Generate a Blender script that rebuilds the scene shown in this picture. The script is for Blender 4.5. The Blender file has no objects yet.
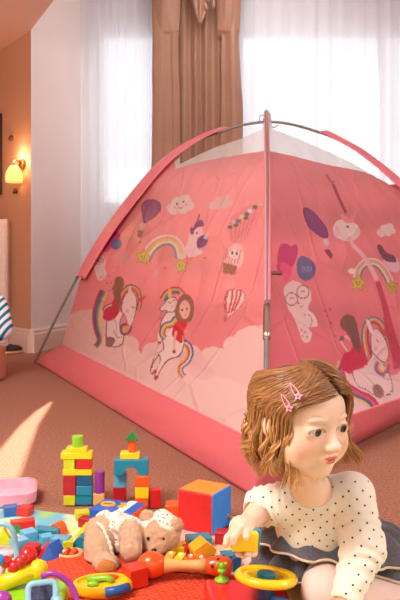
import bpy, bmesh, math, random
import numpy as np
from mathutils import Vector, Matrix, noise
random.seed(7); rng = np.random.default_rng(7)
C = bpy.context.scene.collection
PI = math.pi; R = math.radians
F, HZ, H = 700.0, 275.0, 0.66          # focal length in pixels, horizon row, eye height in metres

def P(px, py, d):                       # point seen at a pixel, at a distance in metres
    return Vector(((px-200)/F*d, d, H-(py-HZ)/F*d))
def G(px, py, z=0.0):                   # point seen at a pixel on a level surface at height z
    d = (H-z)*F/(py-HZ)
    return Vector(((px-200)/F*d, d, z))

def lin(c):
    return tuple((x/12.92 if x <= .04045 else ((x+.055)/1.055)**2.4) for x in [v/255 for v in c])

# ---------- materials
def new_mat(name):
    m = bpy.data.materials.new(name); m.use_nodes = True
    nt = m.node_tree; b = nt.nodes['Principled BSDF']
    return m, nt, b
def mat(name, rgb, rough=.5, metal=0, spec=.5, var=.06, vscale=30, bump=0, bscale=200, sheen=0, coat=0, sub=0, trans=0):
    m, nt, b = new_mat(name)
    c = lin(rgb)
    b.inputs['Roughness'].default_value = rough; b.inputs['Metallic'].default_value = metal
    b.inputs['Specular IOR Level'].default_value = spec
    if sheen: b.inputs['Sheen Weight'].default_value = sheen
    if coat: b.inputs['Coat Weight'].default_value = coat; b.inputs['Coat Roughness'].default_value = .15
    if sub:
        b.inputs['Subsurface Weight'].default_value = sub; b.inputs['Subsurface Radius'].default_value = (.02,.008,.005)
        b.inputs['Subsurface Scale'].default_value = .4
    tc = nt.nodes.new('ShaderNodeTexCoord')
    n = nt.nodes.new('ShaderNodeTexNoise'); n.inputs['Scale'].default_value = vscale; n.inputs['Detail'].default_value = 4
    nt.links.new(tc.outputs['Object'], n.inputs['Vector'])
    r = nt.nodes.new('ShaderNodeValToRGB')
    r.color_ramp.elements[0].position = .3; r.color_ramp.elements[1].position = .7
    r.color_ramp.elements[0].color = (*[x*(1-var) for x in c], 1); r.color_ramp.elements[1].color = (*[min(1, x*(1+var)) for x in c], 1)
    nt.links.new(n.outputs['Fac'], r.inputs['Fac']); nt.links.new(r.outputs['Color'], b.inputs['Base Color'])
    if bump:
        n2 = nt.nodes.new('ShaderNodeTexNoise'); n2.inputs['Scale'].default_value = bscale; n2.inputs['Detail'].default_value = 3
        nt.links.new(tc.outputs['Object'], n2.inputs['Vector'])
        bp = nt.nodes.new('ShaderNodeBump'); bp.inputs['Strength'].default_value = bump; bp.inputs['Distance'].default_value = .01
        nt.links.new(n2.outputs['Fac'], bp.inputs['Height']); nt.links.new(bp.outputs['Normal'], b.inputs['Normal'])
    if trans:
        t = nt.nodes.new('ShaderNodeBsdfTranslucent'); t.inputs['Color'].default_value = (*c, 1)
        mx = nt.nodes.new('ShaderNodeMixShader'); mx.inputs['Fac'].default_value = trans
        out = nt.nodes['Material Output']
        nt.links.new(b.outputs[0], mx.inputs[1]); nt.links.new(t.outputs[0], mx.inputs[2]); nt.links.new(mx.outputs[0], out.inputs['Surface'])
    return m
def attr_mat(name, rough=.5, sub=0, sheen=0, spec=.5, bump=0, bscale=300, bdist=.001, trans=0, hue=None):
    m, nt, b = new_mat(name)
    a = nt.nodes.new('ShaderNodeAttribute'); a.attribute_name = 'Col'
    nt.links.new(a.outputs['Color'], b.inputs['Base Color'])
    b.inputs['Roughness'].default_value = rough; b.inputs['Specular IOR Level'].default_value = spec
    if sheen: b.inputs['Sheen Weight'].default_value = sheen
    if sub:
        b.inputs['Subsurface Weight'].default_value = sub; b.inputs['Subsurface Radius'].default_value = (.012,.005,.003)
        b.inputs['Subsurface Scale'].default_value = .5
    if bump:
        tc = nt.nodes.new('ShaderNodeTexCoord')
        n2 = nt.nodes.new('ShaderNodeTexNoise'); n2.inputs['Scale'].default_value = bscale; n2.inputs['Detail'].default_value = 3
        nt.links.new(tc.outputs['Object'], n2.inputs['Vector'])
        bp = nt.nodes.new('ShaderNodeBump'); bp.inputs['Strength'].default_value = bump; bp.inputs['Distance'].default_value = bdist
        nt.links.new(n2.outputs['Fac'], bp.inputs['Height']); nt.links.new(bp.outputs['Normal'], b.inputs['Normal'])
    if trans:
        t = nt.nodes.new('ShaderNodeBsdfTranslucent'); nt.links.new(a.outputs['Color'], t.inputs['Color'])
        mx = nt.nodes.new('ShaderNodeMixShader'); mx.inputs['Fac'].default_value = trans
        nt.links.new(b.outputs[0], mx.inputs[1]); nt.links.new(t.outputs[0], mx.inputs[2]); nt.links.new(mx.outputs[0], nt.nodes['Material Output'].inputs['Surface'])
    return m

# ---------- mesh collector
class MB:
    def __init__(s): s.v = []; s.f = []; s.mi = []; s.cur = 0; s.M = Matrix.Identity(4)
    def add(s, vs, fs):
        o = len(s.v); s.v += [tuple(s.M @ Vector(v)) for v in vs]
        s.f += [tuple(i+o for i in f) for f in fs]; s.mi += [s.cur]*len(fs); return s
    def box(s, x0, x1, y0, y1, z0, z1):
        return s.add([(x0,y0,z0),(x1,y0,z0),(x1,y1,z0),(x0,y1,z0),(x0,y0,z1),(x1,y0,z1),(x1,y1,z1),(x0,y1,z1)],
                     [(0,3,2,1),(4,5,6,7),(0,1,5,4),(1,2,6,5),(2,3,7,6),(3,0,4,7)])
    def lathe(s, prof, n=24, sx=1, sy=1):       # prof: list of (r, z), around z
        vs = []; fs = []
        for (r, z) in prof:
            for k in range(n):
                a = 2*PI*k/n; vs.append((r*math.cos(a)*sx, r*math.sin(a)*sy, z))
        for i in range(len(prof)-1):
            for k in range(n):
                fs.append((i*n+k, i*n+(k+1)%n, (i+1)*n+(k+1)%n, (i+1)*n+k))
        fs.append(tuple(range(n-1, -1, -1))); fs.append(tuple((len(prof)-1)*n+k for k in range(n)))
        return s.add(vs, fs)
    def cyl(s, r, z0, z1, n=24): return s.lathe([(r, z0), (r, z1)], n)
    def ell(s, c, r, n=20, m=12):
        prof = [(max(1e-5, math.sin(PI*i/m)), -math.cos(PI*i/m)) for i in range(m+1)]
        M0 = s.M.copy(); s.M = M0 @ Matrix.Translation(c) @ Matrix.Diagonal((r[0], r[1], r[2], 1)); s.lathe(prof, n); s.M = M0; return s
    def tube(s, pts, r, n=8, closed=False):
        pts = [Vector(p) for p in pts]; N = len(pts)
        rs = r if isinstance(r, (list, tuple)) else [r]*N
        vs = []; fs = []; up = Vector((0, 0, 1)); nrm = None
        for i, p in enumerate(pts):
            a = pts[(i-1) % N] if (i > 0 or closed) else p; b = pts[(i+1) % N] if (i < N-1 or closed) else p
            t = (b-a).normalized() if (b-a).length > 1e-9 else Vector((0,0,1))
            if nrm is None:
                nrm = t.cross(up); nrm = nrm if nrm.length > 1e-3 else t.cross(Vector((1, 0, 0)))
            nrm = (nrm - t*nrm.dot(t)).normalized(); bn = t.cross(nrm)
            for k in range(n):
                an = 2*PI*k/n; vs.append(p+(nrm*math.cos(an)+bn*math.sin(an))*rs[i])
        for i in range(N if closed else N-1):
            j = (i+1) % N
            for k in range(n): fs.append((i*n+k, i*n+(k+1)%n, j*n+(k+1)%n, j*n+k))
        if not closed: fs.append(tuple(range(n-1, -1, -1))); fs.append(tuple((N-1)*n+k for k in range(n)))
        return s.add(vs, fs)
    def prism(s, poly, y0, y1):             # poly in x,z; extruded along y
        n = len(poly)
        vs = [(x, y0, z) for x, z in poly]+[(x, y1, z) for x, z in poly]
        fs = [tuple(range(n)), tuple(range(2*n-1, n-1, -1))]+[(i, i+n, (i+1) % n+n, (i+1) % n) for i in range(n)]
        return s.add(vs, fs)
    def grid(s, fn, nu, nv, cu=False):
        vs = [fn(i/nu, j/nv) for j in range(nv+1) for i in range(nu+1)]
        fs = [(j*(nu+1)+i, j*(nu+1)+i+1, (j+1)*(nu+1)+i+1, (j+1)*(nu+1)+i) for j in range(nv) for i in range(nu)]
        return s.add(vs, fs)
    def build(s, name, mats, parent=None, smooth=False, bevel=0, bseg=2, loc=None, solid=0, subd=0, auto=None, fixn=True):
        me = bpy.data.meshes.new(name); me.from_pydata(s.v, [], s.f); 
        for m in (mats if isinstance(mats, (list, tuple)) else [mats]): me.materials.append(m)
        me.polygons.foreach_set('material_index', s.mi)
        if fixn:
            bm = bmesh.new(); bm.from_mesh(me); bmesh.ops.recalc_face_normals(bm, faces=bm.faces); bm.to_mesh(me); bm.free()
        me.polygons.foreach_set('use_smooth', [smooth]*len(me.polygons))
        if auto: 
            me.polygons.foreach_set('use_smooth', [True]*len(me.polygons)); me.set_sharp_from_angle(angle=R(auto))
        o = bpy.data.objects.new(name, me); C.objects.link(o)
        if parent: o.parent = parent
        if loc is not None: o.location = loc
        if bevel:
            b = o.modifiers.new('bevel', 'BEVEL'); b.width = bevel; b.segments = bseg; b.limit_method = 'ANGLE'; b.angle_limit = R(35)
            me.polygons.foreach_set('use_smooth', [True]*len(me.polygons))
            if not auto: me.set_sharp_from_angle(angle=R(35))
            b.harden_normals = False
        if solid: b = o.modifiers.new('solid', 'SOLIDIFY'); b.thickness = solid; b.offset = 0
        if subd: b = o.modifiers.new('sub', 'SUBSURF'); b.levels = subd; b.render_levels = subd
        me.update(); return o
def npmesh(name, v, f, mats, parent=None, col=None, smooth=True):
    me = bpy.data.meshes.new(name)
    me.from_pydata(v.tolist() if hasattr(v, 'tolist') else v, [], f.tolist() if hasattr(f, 'tolist') else f)
    for m in (mats if isinstance(mats, (list, tuple)) else [mats]): me.materials.append(m)
    me.polygons.foreach_set('use_smooth', [smooth]*len(me.polygons))
    if col is not None:
        a = me.color_attributes.new('Col', 'FLOAT_COLOR', 'POINT')
        c4 = np.ones((len(v), 4), np.float32); c4[:, :3] = col; a.data.foreach_set('color', c4.ravel())
    o = bpy.data.objects.new(name, me); C.objects.link(o)
    if parent: o.parent = parent
    return o
def tag(o, label=None, cat=None, group=None, kind=None):
    if label: o['label'] = label
    if cat: o['category'] = cat
    if group: o['group'] = group
    if kind: o['kind'] = kind
    return o
def empty(name, loc=(0, 0, 0), rz=0, label=None, cat=None, group=None):
    o = bpy.data.objects.new(name, None); o.empty_display_size = .05; C.objects.link(o); o.location = loc; o.rotation_euler.z = rz
    return tag(o, label, cat, group)
def struct(o): o['kind'] = 'structure'; return o
def nz(x, y, z=0, s=1.0): return noise.noise(Vector((x*s, y*s, z*s)))
# ================= camera, light, room =================
sc = bpy.context.scene
cam = bpy.data.cameras.new('camera'); co = bpy.data.objects.new('camera', cam); C.objects.link(co)
co.location = (0, 0, H); co.rotation_euler = (PI/2, 0, 0)
cam.sensor_width = 36; cam.sensor_fit = 'AUTO'; cam.lens = F/600*36; cam.shift_y = -(300-HZ)/600; cam.clip_start = .02
cam.dof.use_dof = True; cam.dof.focus_distance = 1.3; cam.dof.aperture_fstop = 20
sc.camera = co
sc.view_settings.view_transform = 'Standard'; sc.view_settings.look = 'None'; sc.view_settings.gamma = 1
sc.view_settings.exposure = 0.12
sc.cycles.use_denoising = True
sc.cycles.max_bounces = 8; sc.cycles.transparent_max_bounces = 12
w = bpy.data.worlds.new('world'); sc.world = w; w.use_nodes = True
bg = w.node_tree.nodes['Background']; bg.inputs[0].default_value = (.90, .95, 1, 1); bg.inputs[1].default_value = 1.35

def look(o, tgt):
    o.rotation_euler = (Vector(tgt)-o.location).to_track_quat('-Z', 'Y').to_euler()
def area(name, loc, tgt, size, power, col, sy=None):
    l = bpy.data.lights.new(name, 'AREA'); l.shape = 'RECTANGLE'; l.size = size; l.size_y = sy or size; l.energy = power; l.color = col
    o = bpy.data.objects.new(name, l); C.objects.link(o); o.location = loc; look(o, tgt); return o
area('side_key_light', (3.4, .9, 1.9), (.3, 1.9, .2), 1.6, 80, (1, .96, .90), 1.6)  # added key light from the right; the right wall has no window
area('bay_fill_light', (.4, 5.7, 3.55), (.2, 7.0, 1.7), 1.2, 17, (1, .98, .97), .6)  # unseen fill added to brighten the sheers and the bay wall
area('tent_fill_light', (-1.3, .6, 2.35), (-.2, 4.3, .4), 1.0, 105, (1, .94, .87))  # added fill aimed at the tent's left panel, no real lamp

D0 = 5.9                                  # distance of the pillar corner
corner = G(31, 353); 
def dirv(deg): return Vector((math.sin(R(deg)), math.cos(R(deg)), 0))
dO, dW = dirv(-38), dirv(12)
ZC = H+(HZ-30)/F*corner.y                # low ceiling height
YB = 7.15                                # window wall
m_orange = mat('orange_wall_paint', (208, 160, 128), .7, var=.03, vscale=2)
m_white = mat('white_wall_paint', (240, 228, 224), .7, var=.02, vscale=2)
m_trim = mat('white_gloss_trim', (232, 205, 192), .35, var=.02)
m_ceil = mat('ceiling_paint', (236, 208, 196), .8, var=.02)
m_back = mat('window_wall_paint', (226, 228, 234), .8, var=.02)

def wall(name, p, q, z0, z1, m, th=.05, side=1):
    p = Vector(p); q = Vector(q); n = (q-p).cross(Vector((0, 0, 1))).normalized()*th*side
    b = MB(); pts = [p, q, q+n, p+n]
    b.add([(a.x, a.y, z0) for a in pts]+[(a.x, a.y, z1) for a in pts], [(0,1,2,3),(4,5,6,7),(0,1,5,4),(1,2,6,5),(2,3,7,6),(3,0,4,7)])
    return struct(b.build(name, m))
oe = corner+dO*2.0
tW = (YB-corner.y)/dW.y; we = corner+dW*tW
def mitred(name, p, q, inn, z1, m):
    mid = (dO+dW).normalized(); b = MB(); pts = [p, q, q+inn*.05, p+mid*.12]
    b.add([(a.x, a.y, 0) for a in pts]+[(a.x, a.y, z1) for a in pts], [(0,1,2,3),(4,5,6,7),(0,1,5,4),(1,2,6,5),(2,3,7,6),(3,0,4,7)]); return struct(b.build(name, m))
mitred('wall_alcove', corner, oe, Vector((math.cos(R(38)), math.sin(R(38)), 0)), ZC, m_orange)
mitred('wall_bay', corner, we, Vector((-math.cos(R(12)), math.sin(R(12)), 0)), 3.7, m_white)
wall('wall_left_rear', oe, (-3.2, oe.y, 0), 0, ZC, m_orange, .06, -1)
# window wall with two openings
X1a, X1b, X2a, X2b = (98-200)/F*YB, (170-200)/F*YB, (238-200)/F*YB, 2.6
zt = H+(HZ-31)/F*YB; zs = 1.35
b = MB()
for x0, x1, z0, z1 in [(-2, X1a, 0, 3.7), (X1b, X2a, 0, 3.7), (X2b, 3.6, 0, 3.7), (X1a, X1b, 0, zs), (X2a, X2b, 0, zs), (X1a, X1b, zt, 3.7), (X2a, X2b, zt, 3.7)]:
    b.box(x0, x1, YB, YB+.15, z0, z1)
struct(b.build('wall_window', m_back))
m_glass = mat('window_glass', (255, 255, 255), .02)
nt = m_glass.node_tree; nt.nodes['Principled BSDF'].inputs['Transmission Weight'].default_value = 0
t = nt.nodes.new('ShaderNodeBsdfTransparent'); g = nt.nodes.new('ShaderNodeBsdfGlossy'); g.inputs['Roughness'].default_value = .03
mx = nt.nodes.new('ShaderNodeMixShader'); mx.inputs['Fac'].default_value = .06
nt.links.new(t.outputs[0], mx.inputs[1]); nt.links.new(g.outputs[0], mx.inputs[2]); nt.links.new(mx.outputs[0], nt.nodes['Material Output'].inputs['Surface'])
m_frame = mat('window_frame_paint', (236, 238, 242), .4, var=.01)
def window(name, x0, x1, mull):
    b = MB(); t = .05
    b.box(x0, x1, YB+.03, YB+.1, zt-t, zt); b.box(x0, x1, YB+.03, YB+.1, zs, zs+t)
    b.box(x0, x0+t, YB+.03, YB+.1, zs+t, zt-t); b.box(x1-t, x1, YB+.03, YB+.1, zs+t, zt-t)
    for m_ in mull: b.box(m_-.04, m_+.04, YB+.02, YB+.11, zs+t, zt-t)
    o = struct(b.build(name, m_frame, bevel=.004))
    b = MB(); b.box(x0+t, x1-t, YB+.06, YB+.066, zs+t, zt-t); p = b.build('pane', m_glass, o)
    return o
window('window_1', X1a, X1b, [])
window('window_2', X2a, X2b, [(383-200)/F*YB])
# a house opposite, seen pale through the sheers
m_out = mat('pale_render', (225, 226, 230), .9, var=.04, vscale=1)
b = MB(); b.box(-6, 9, 30, 36, -6, 3.4); o = b.build('house_opposite', m_out)
tag(o, 'pale house across the street, faint behind the sheer curtains', 'building')
# ceilings
e0 = corner.copy(); zz = ZC
d1 = (ZC-H)*F/275; e1 = Vector(((54-200)/F*d1, d1, 0)); ed = (e1-e0); e2 = e0+ed*9
b = MB(); top = .08
pts = [(e0.x, e0.y), (e2.x, e2.y), (-3.2, e2.y), (-3.2, oe.y), (oe.x, oe.y)]
pts = [(e0.x, e0.y), (e1.x, e1.y), (e1.x+.35, -1.2), (-3.2, -1.2), (-3.2, oe.y+.05), (oe.x, oe.y+.05)]
n = len(pts)
b.add([(x, y, ZC) for x, y in pts]+[(x, y, ZC+.06) for x, y in pts], [tuple(range(n)), tuple(range(2*n-1, n-1, -1))]+[(i, (i+1) % n, (i+1) % n+n, i+n) for i in range(n)])
struct(b.build('ceiling', m_ceil))
b = MB(); b.box(-3.2, 3.6, -1.2, YB+.15, 3.7, 3.8); struct(b.build('ceiling_upper', m_ceil))
# riser between lower and upper ceiling
wall('wall_riser_front', (e1.x+.35, -1.2, 0), (e1.x, e1.y, 0), ZC+.06, 3.7, m_white, .05, -1)
wall('wall_riser_rear', (e1.x, e1.y, 0), (e0.x, e0.y, 0), ZC+.06, 3.7, m_white, .05, -1)
wall('wall_right', (3.6, -1.2, 0), (3.6, YB+.15, 0), 0, 3.7, m_white, .08, 1)
# left wall, its made-up opening (out of view) cut to cast the sun patch
sunv = Vector((.80, -.10, -.42)).normalized()      # direction the sunlight travels
XW = -2.3
patch = [G(59, 397), G(38, 410), G(20, 426), G(0, 450), G(-40, 492), G(14, 492), G(26, 474), G(33, 452), G(42, 425)]
hole = []
for p in patch:
    k = (p.x-XW)/sunv.x; q = p-sunv*k; hole.append((q.y, q.z))
bm = bmesh.new()
outer = [(-1.2, 0), (-1.2, ZC), (oe.y+.05, ZC), (oe.y+.05, 0)]
ov = [bm.verts.new((XW, y, z)) for y, z in outer]; hv = [bm.verts.new((XW, y, z)) for y, z in hole]
es = [bm.edges.new((ov[i], ov[(i+1) % 4])) for i in range(4)]+[bm.edges.new((hv[i], hv[(i+1) % len(hv)])) for i in range(len(hv))]
bmesh.ops.triangle_fill(bm, use_beauty=True, edges=es)
me = bpy.data.meshes.new('wall_left'); bm.to_mesh(me); bm.free(); me.materials.append(m_orange)
o = bpy.data.objects.new('wall_left', me); C.objects.link(o); struct(o)
s_ = o.modifiers.new('solid', 'SOLIDIFY'); s_.thickness = .02; s_.offset = 1
l = bpy.data.lights.new('sun', 'SUN'); l.energy = 26; l.angle = R(.45); l.color = (1, .93, .82)
o = bpy.data.objects.new('sun', l); C.objects.link(o); o.rotation_euler = sunv.to_track_quat('-Z', 'Y').to_euler()

b = MB(); b.box(-3.2, 3.6, -1.3, -1.2, 0, 1.0); b.box(-3.2, 3.6, -1.3, -1.2, 2.3, 3.7); b.box(-3.2, -2.0, -1.3, -1.2, 1.0, 2.3); b.box(2.4, 3.6, -1.3, -1.2, 1.0, 2.3); struct(b.build('wall_front', m_white))  # unseen wall behind the camera, added to cut low frontal sky light
# carpet
m_carpet = mat('terracotta_carpet', (178, 112, 84), .95, spec=.1, var=.34, vscale=120, bump=.9, bscale=420, sheen=.15)
b = MB(); b.box(-3.2, 3.7, -1.2, YB+.15, -.06, 0)
struct(b.build('floor', m_carpet))
# baseboards
def board(name, p, q, n):
    b = MB(); p = Vector(p); q = Vector(q); n = Vector(n)
    prof = [(0, 0), (.03, 0), (.03, .15), (.022, .165), (.022, .185), (.008, .2), (0, .2)]
    vs = []
    for a in (p, q):
        for t, z in prof: vs.append((a.x+n.x*t, a.y+n.y*t, z))
    m_ = len(prof); fs = [tuple(range(m_)), tuple(range(2*m_-1, m_-1, -1))]+[(i, (i+1) % m_, (i+1) % m_+m_, i+m_) for i in range(m_)]
    b.add(vs, fs); return struct(b.build(name, m_trim))
nO = Vector((-math.cos(R(38)), -math.sin(R(38)), 0)); nW = Vector((math.cos(R(12)), -math.sin(R(12)), 0))
board('baseboard_alcove', corner+(nO+nW)*.0, oe, nO); 
board('baseboard_bay', corner, we, nW)

# small furnishings of the alcove
m_shade = mat('frosted_shade', (255, 214, 150), .5, trans=.6)
nt = m_shade.node_tree; pb = nt.nodes['Principled BSDF']
pb.inputs['Emission Color'].default_value = (1, .62, .24, 1); pb.inputs['Emission Strength'].default_value = 1.6
m_brass = mat('aged_brass', (150, 105, 70), .35, metal=1)
def onO(px, py):                          # point on the alcove wall
    k = (px-200)/F; c = corner
    t = (k*c.y-c.x)/(dO.x-k*dO.y); p = c+dO*t; p.z = H-(py-HZ)/F*p.y; return p
lp = onO(23, 168); root = empty('wall_lamp', lp, 0, 'glowing frosted wall lamp on brass arm on the orange wall', 'lamp')
b = MB(); b.M = Matrix.Rotation(PI/2, 4, 'X'); b.cyl(.05, 0, .02); b.M = Matrix.Identity(4)
bp = b.build('wall_plate', m_brass, root, auto=40); bp.rotation_euler.z = R(-52); bp.location = (0, 0, .03)
b = MB(); b.tube([(nO.x*.01, nO.y*.01, .04), (nO.x*.05, nO.y*.05, .06), (nO.x*.08-.0, nO.y*.08, .05), (nO.x*.08, nO.y*.08, .0)], .007)
b.build('arm', m_brass, root, smooth=True)
b = MB(); b.M = Matrix.Translation((nO.x*.08, nO.y*.08, -.06))
b.lathe([(.03, .07), (.045, .055), (.065, .02), (.075, -.03), (.07, -.07), (.066, -.07), (.07, -.03), (.06, .02), (.04, .05)], 28)
b.build('lamp_shade', m_shade, root, smooth=True)
b = MB(); b.M = Matrix.Translation((nO.x*.08, nO.y*.08, -.05)); b.ell((0, 0, 0), (.025, .025, .035))
m_bulb = mat('bulb', (255, 230, 180), .4); pb = m_bulb.node_tree.nodes['Principled BSDF']
pb.inputs['Emission Color'].default_value = (1, .75, .42, 1); pb.inputs['Emission Strength'].default_value = 14
b.build('bulb', m_bulb, root, smooth=True)
l = bpy.data.lights.new('wall_lamp_light', 'POINT'); l.energy = 6; l.color = (1, .58, .30); l.shadow_soft_size = .03
o = bpy.data.objects.new('wall_lamp_light', l); C.objects.link(o); o.location = lp+nO*.08+Vector((0, 0, .06))
m_dark = mat('dark_bronze', (92, 52, 34), .4)
for i, (px, py, lab) in enumerate([(12.5, 138, 'small dark round hook on the orange wall above the lamp'), (17, 191, 'small dark round hook on the orange wall below the lamp')]):
    p = onO(px, py); b = MB(); b.ell((nO.x*.01, nO.y*.01, 0), (.022, .022, .024)); b.ell((nO.x*.03, nO.y*.03, -.015), (.012, .012, .012))
    o = b.build('wall_hook', m_dark, smooth=True, loc=p); tag(o, lab, 'hook')
# dark framed picture and white cabinet cut by the left edge
p = onO(2.5, 155); M0 = Matrix.Translation(p) @ Matrix.Rotation(math.atan2(dO.y, dO.x), 4, 'Z')
b = MB(); b.M = M0
b.box(0, .5, 0.001, .03, -.62, .62) if False else None
fr = empty('framed_picture', (0, 0, 0), 0, 'dark framed picture on orange wall at the left edge', 'picture')
sgn = 1 if (M0.to_3x3() @ Vector((0, 1, 0))).dot(nO) > 0 else -1
def yb(b, x0, x1, a, c, z0, z1): b.box(x0, x1, min(sgn*a, sgn*c), max(sgn*a, sgn*c), z0, z1)
z0, z1 = -.36, .38
yb(b, 0, .04, .002, .035, z0, z1); yb(b, .46, .5, .002, .035, z0, z1); yb(b, .04, .46, .002, .035, z1-.04, z1); yb(b, .04, .46, .002, .035, z0, z0+.04)
b.build('frame', mat('dark_wood', (60, 32, 26), .4), fr, bevel=.003)
b = MB(); b.M = M0; yb(b, .04, .46, .004, .015, z0+.04, z1-.04); b.build('print', mat('pale_print', (170, 120, 96), .6, var=.2, vscale=6), fr)
c0 = P(4, 300, 6.15); b = MB(); b.box(c0.x-.3, c0.x+.03, c0.y, c0.y+.1, 0.0, H-(219-HZ)/F*c0.y)
root = empty('white_cabinet', (0, 0, 0), 0, 'white low cabinet cut off by the left edge below the lamp', 'cabinet')
zc = H-(219-HZ)/F*c0.y
b.build('body', mat('white_lacquer', (238, 205, 190), .4), root, bevel=.006)
b = MB(); b.box(c0.x-.28, c0.x+.02, c0.y-.02, c0.y-.001, .06, zc-.04); b.build('door', mat('white_lacquer_door', (240, 214, 200), .35), root, bevel=.004)

# ================= sheer curtains and brown curtain =================
def sheer_mat(name, tr, col):
    m, nt, b = new_mat(name)
    tp = nt.nodes.new('ShaderNodeBsdfTransparent'); tl = nt.nodes.new('ShaderNodeBsdfTranslucent'); tl.inputs['Color'].default_value = (*lin(col), 1)
    df = nt.nodes.new('ShaderNodeBsdfDiffuse'); df.inputs['Color'].default_value = (*lin(col), 1)
    m1 = nt.nodes.new('ShaderNodeMixShader'); m1.inputs['Fac'].default_value = .5
    m2 = nt.nodes.new('ShaderNodeMixShader')
    tc = nt.nodes.new('ShaderNodeTexCoord'); n = nt.nodes.new('ShaderNodeTexNoise'); n.inputs['Scale'].default_value = 2.2
    mp = nt.nodes.new('ShaderNodeMapping'); mp.inputs['Scale'].default_value = (3, 3, .25)
    nt.links.new(tc.outputs['Object'], mp.inputs['Vector']); nt.links.new(mp.outputs[0], n.inputs['Vector'])
    mr = nt.nodes.new('ShaderNodeMapRange'); mr.inputs['To Min'].default_value = tr-.12; mr.inputs['To Max'].default_value = tr+.12
    nt.links.new(n.outputs['Fac'], mr.inputs['Value']); nt.links.new(mr.outputs[0], m2.inputs['Fac'])
    nt.links.new(df.outputs[0], m1.inputs[1]); nt.links.new(tl.outputs[0], m1.inputs[2])
    nt.links.new(m1.outputs[0], m2.inputs[1]); nt.links.new(tp.outputs[0], m2.inputs[2])
    nt.links.new(m2.outputs[0], nt.nodes['Material Output'].inputs['Surface']); return m
m_sheer = sheer_mat('white_voile', .24, (246, 246, 250))
def curtain(name, x0, x1, y, z0, z1, m, amp, waves, label, cat='curtain', nu=260, nv=30, seed=0, group=None):
    b = MB()
    def fn(u, v):
        x = x0+(x1-x0)*u; ph = u*waves*2*PI+1.5*nz(u*5, seed)+.6*nz(u*3, v*1.5, seed)
        a = amp*(.6+.5*nz(u*7, seed+3))*(1-.25*v)
        return (x+.3*a*math.cos(ph), y+a*math.sin(ph)+.3*a*math.sin(ph*2.3+1), z0+(z1-z0)*v)
    b.grid(fn, nu, nv); o = b.build(name, m, smooth=True, fixn=False)
    if label: tag(o, label, cat, group)
    return o
ys = YB-.12
curtain('sheer_curtain', -1.33, -.25, ys, .03, 3.66, m_sheer, .022, 11, 'white sheer curtain hanging left of the brown curtain', seed=1)
curtain('sheer_curtain', .22, 2.9, ys, .03, 3.66, m_sheer, .02, 17, 'white sheer curtain hanging right of the brown curtain', nu=420, seed=5)
# brown curtain: two side panels gathered under a tied swag
m_brown = mat('brown_taffeta', (156, 114, 90), .55, var=.05, vscale=8, sheen=.3, bump=.15, bscale=60)
yc = YB-.3; sx = F/yc
def X(px): return (px-200)/F*yc
def Z(py): return H-(py-HZ)/F*yc
root = empty('brown_curtain', (X(198), yc, 0), 0, 'brown satin curtain with tied swag between the two windows', 'curtain')
def rel(v): return (v[0]-X(198), v[1]-yc, v[2])
def drape(pts_l, pts_r, z0, z1, waves, amp, yo, seed, nu=160, nv=60):
    b = MB()
    def ip(tab, z):
        return np.interp(-z, [-t[1] for t in tab], [t[0] for t in tab])
    def fn(u, v):
        z = z1+(z0-z1)*v; py = HZ-(z-H)*F/yc
        a = np.interp(py, [t[1] for t in pts_l], [t[0] for t in pts_l]); c = np.interp(py, [t[1] for t in pts_r], [t[0] for t in pts_r])
        x = X(a+(c-a)*u); wd = (c-a)/sx
        ph = u*waves*2*PI+seed+1.2*nz(u*4, seed)
        return rel((x+.01*nz(z*3, seed+u*3), yc+yo-amp*math.sin(ph)*(.5+.5*nz(u*3+seed, 1))-.05*math.sin(PI*u), z))
    b.grid(fn, nu, nv); return b
zt_, zb_ = 3.68, .05
drape([(152, -60), (153, 40), (152, 120), (149, 330)], [(184, -60), (178, 40), (180, 120), (184, 330)], zb_, zt_, 1.3, .035, -.03, .4).build('side_panel', m_brown, root, smooth=True, fixn=False, solid=.004)
drape([(219, -60), (222, 40), (221, 120), (216, 330)], [(242, -60), (239, 45), (243, 120), (244, 330)], zb_, zt_, 1.2, .035, -.03, 2.4).build('side_panel', m_brown, root, smooth=True, fixn=False, solid=.004)
drape([(170, -60), (172, 330)], [(230, -60), (230, 330)], zb_, zt_, 5, .045, .07, 1.1, nu=300).build('inner_panel', m_brown, root, smooth=True, fixn=False, solid=.004)
# swags: billowing upper lobes
def swag(c0, c1, y0, y1, seed):
    b = MB()
    def fn(u, v):
        py = y0+(y1-y0)*v
        wv = 1-.16*v**3
        x = c0+(c1-c0)*(.5+(u-.5)*wv)
        bulge = math.sin(PI*u)*(.045+.03*math.sin(PI*min(1, v)))*(1-v**6)
        return rel((X(x), yc-.06-bulge+.01*nz(u*6, v*3, seed)+(.05 if v > .97 else 0), Z(py+3*math.sin(u*PI)*v)))
    b.grid(fn, 40, 40); return b
swag(152, 181, -60, 38, 2).build('swag', m_brown, root, smooth=True, fixn=False, solid=.004)
swag(216, 241, -60, 37, 6).build('swag', m_brown, root, smooth=True, fixn=False, solid=.004)
b = MB()
def fn(u, v):
    x0 = np.interp(v, [0, .5, 1], [186, 190, 199]); x1 = np.interp(v, [0, .5, .8, 1], [206, 208, 206, 201])
    return rel((X(x0+(x1-x0)*u), yc-.13-.05*math.sin(PI*u)+.012*math.sin(u*14+v*5), Z(-30+60*v)))
b.grid(fn, 30, 30); b.build('tie_tail', m_brown, root, smooth=True, fixn=False, solid=.006)
b = MB()
for (cx, cy, rx, rz) in [(208, 3, .03, .06), (213, 10, .02, .05), (206, 14, .02, .03), (211, -8, .04, .05)]:
    p = rel((X(cx), yc-.16, Z(cy))); b.ell(p, (rx, .03, rz))
b.build('knot', m_brown, root, smooth=True)
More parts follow.
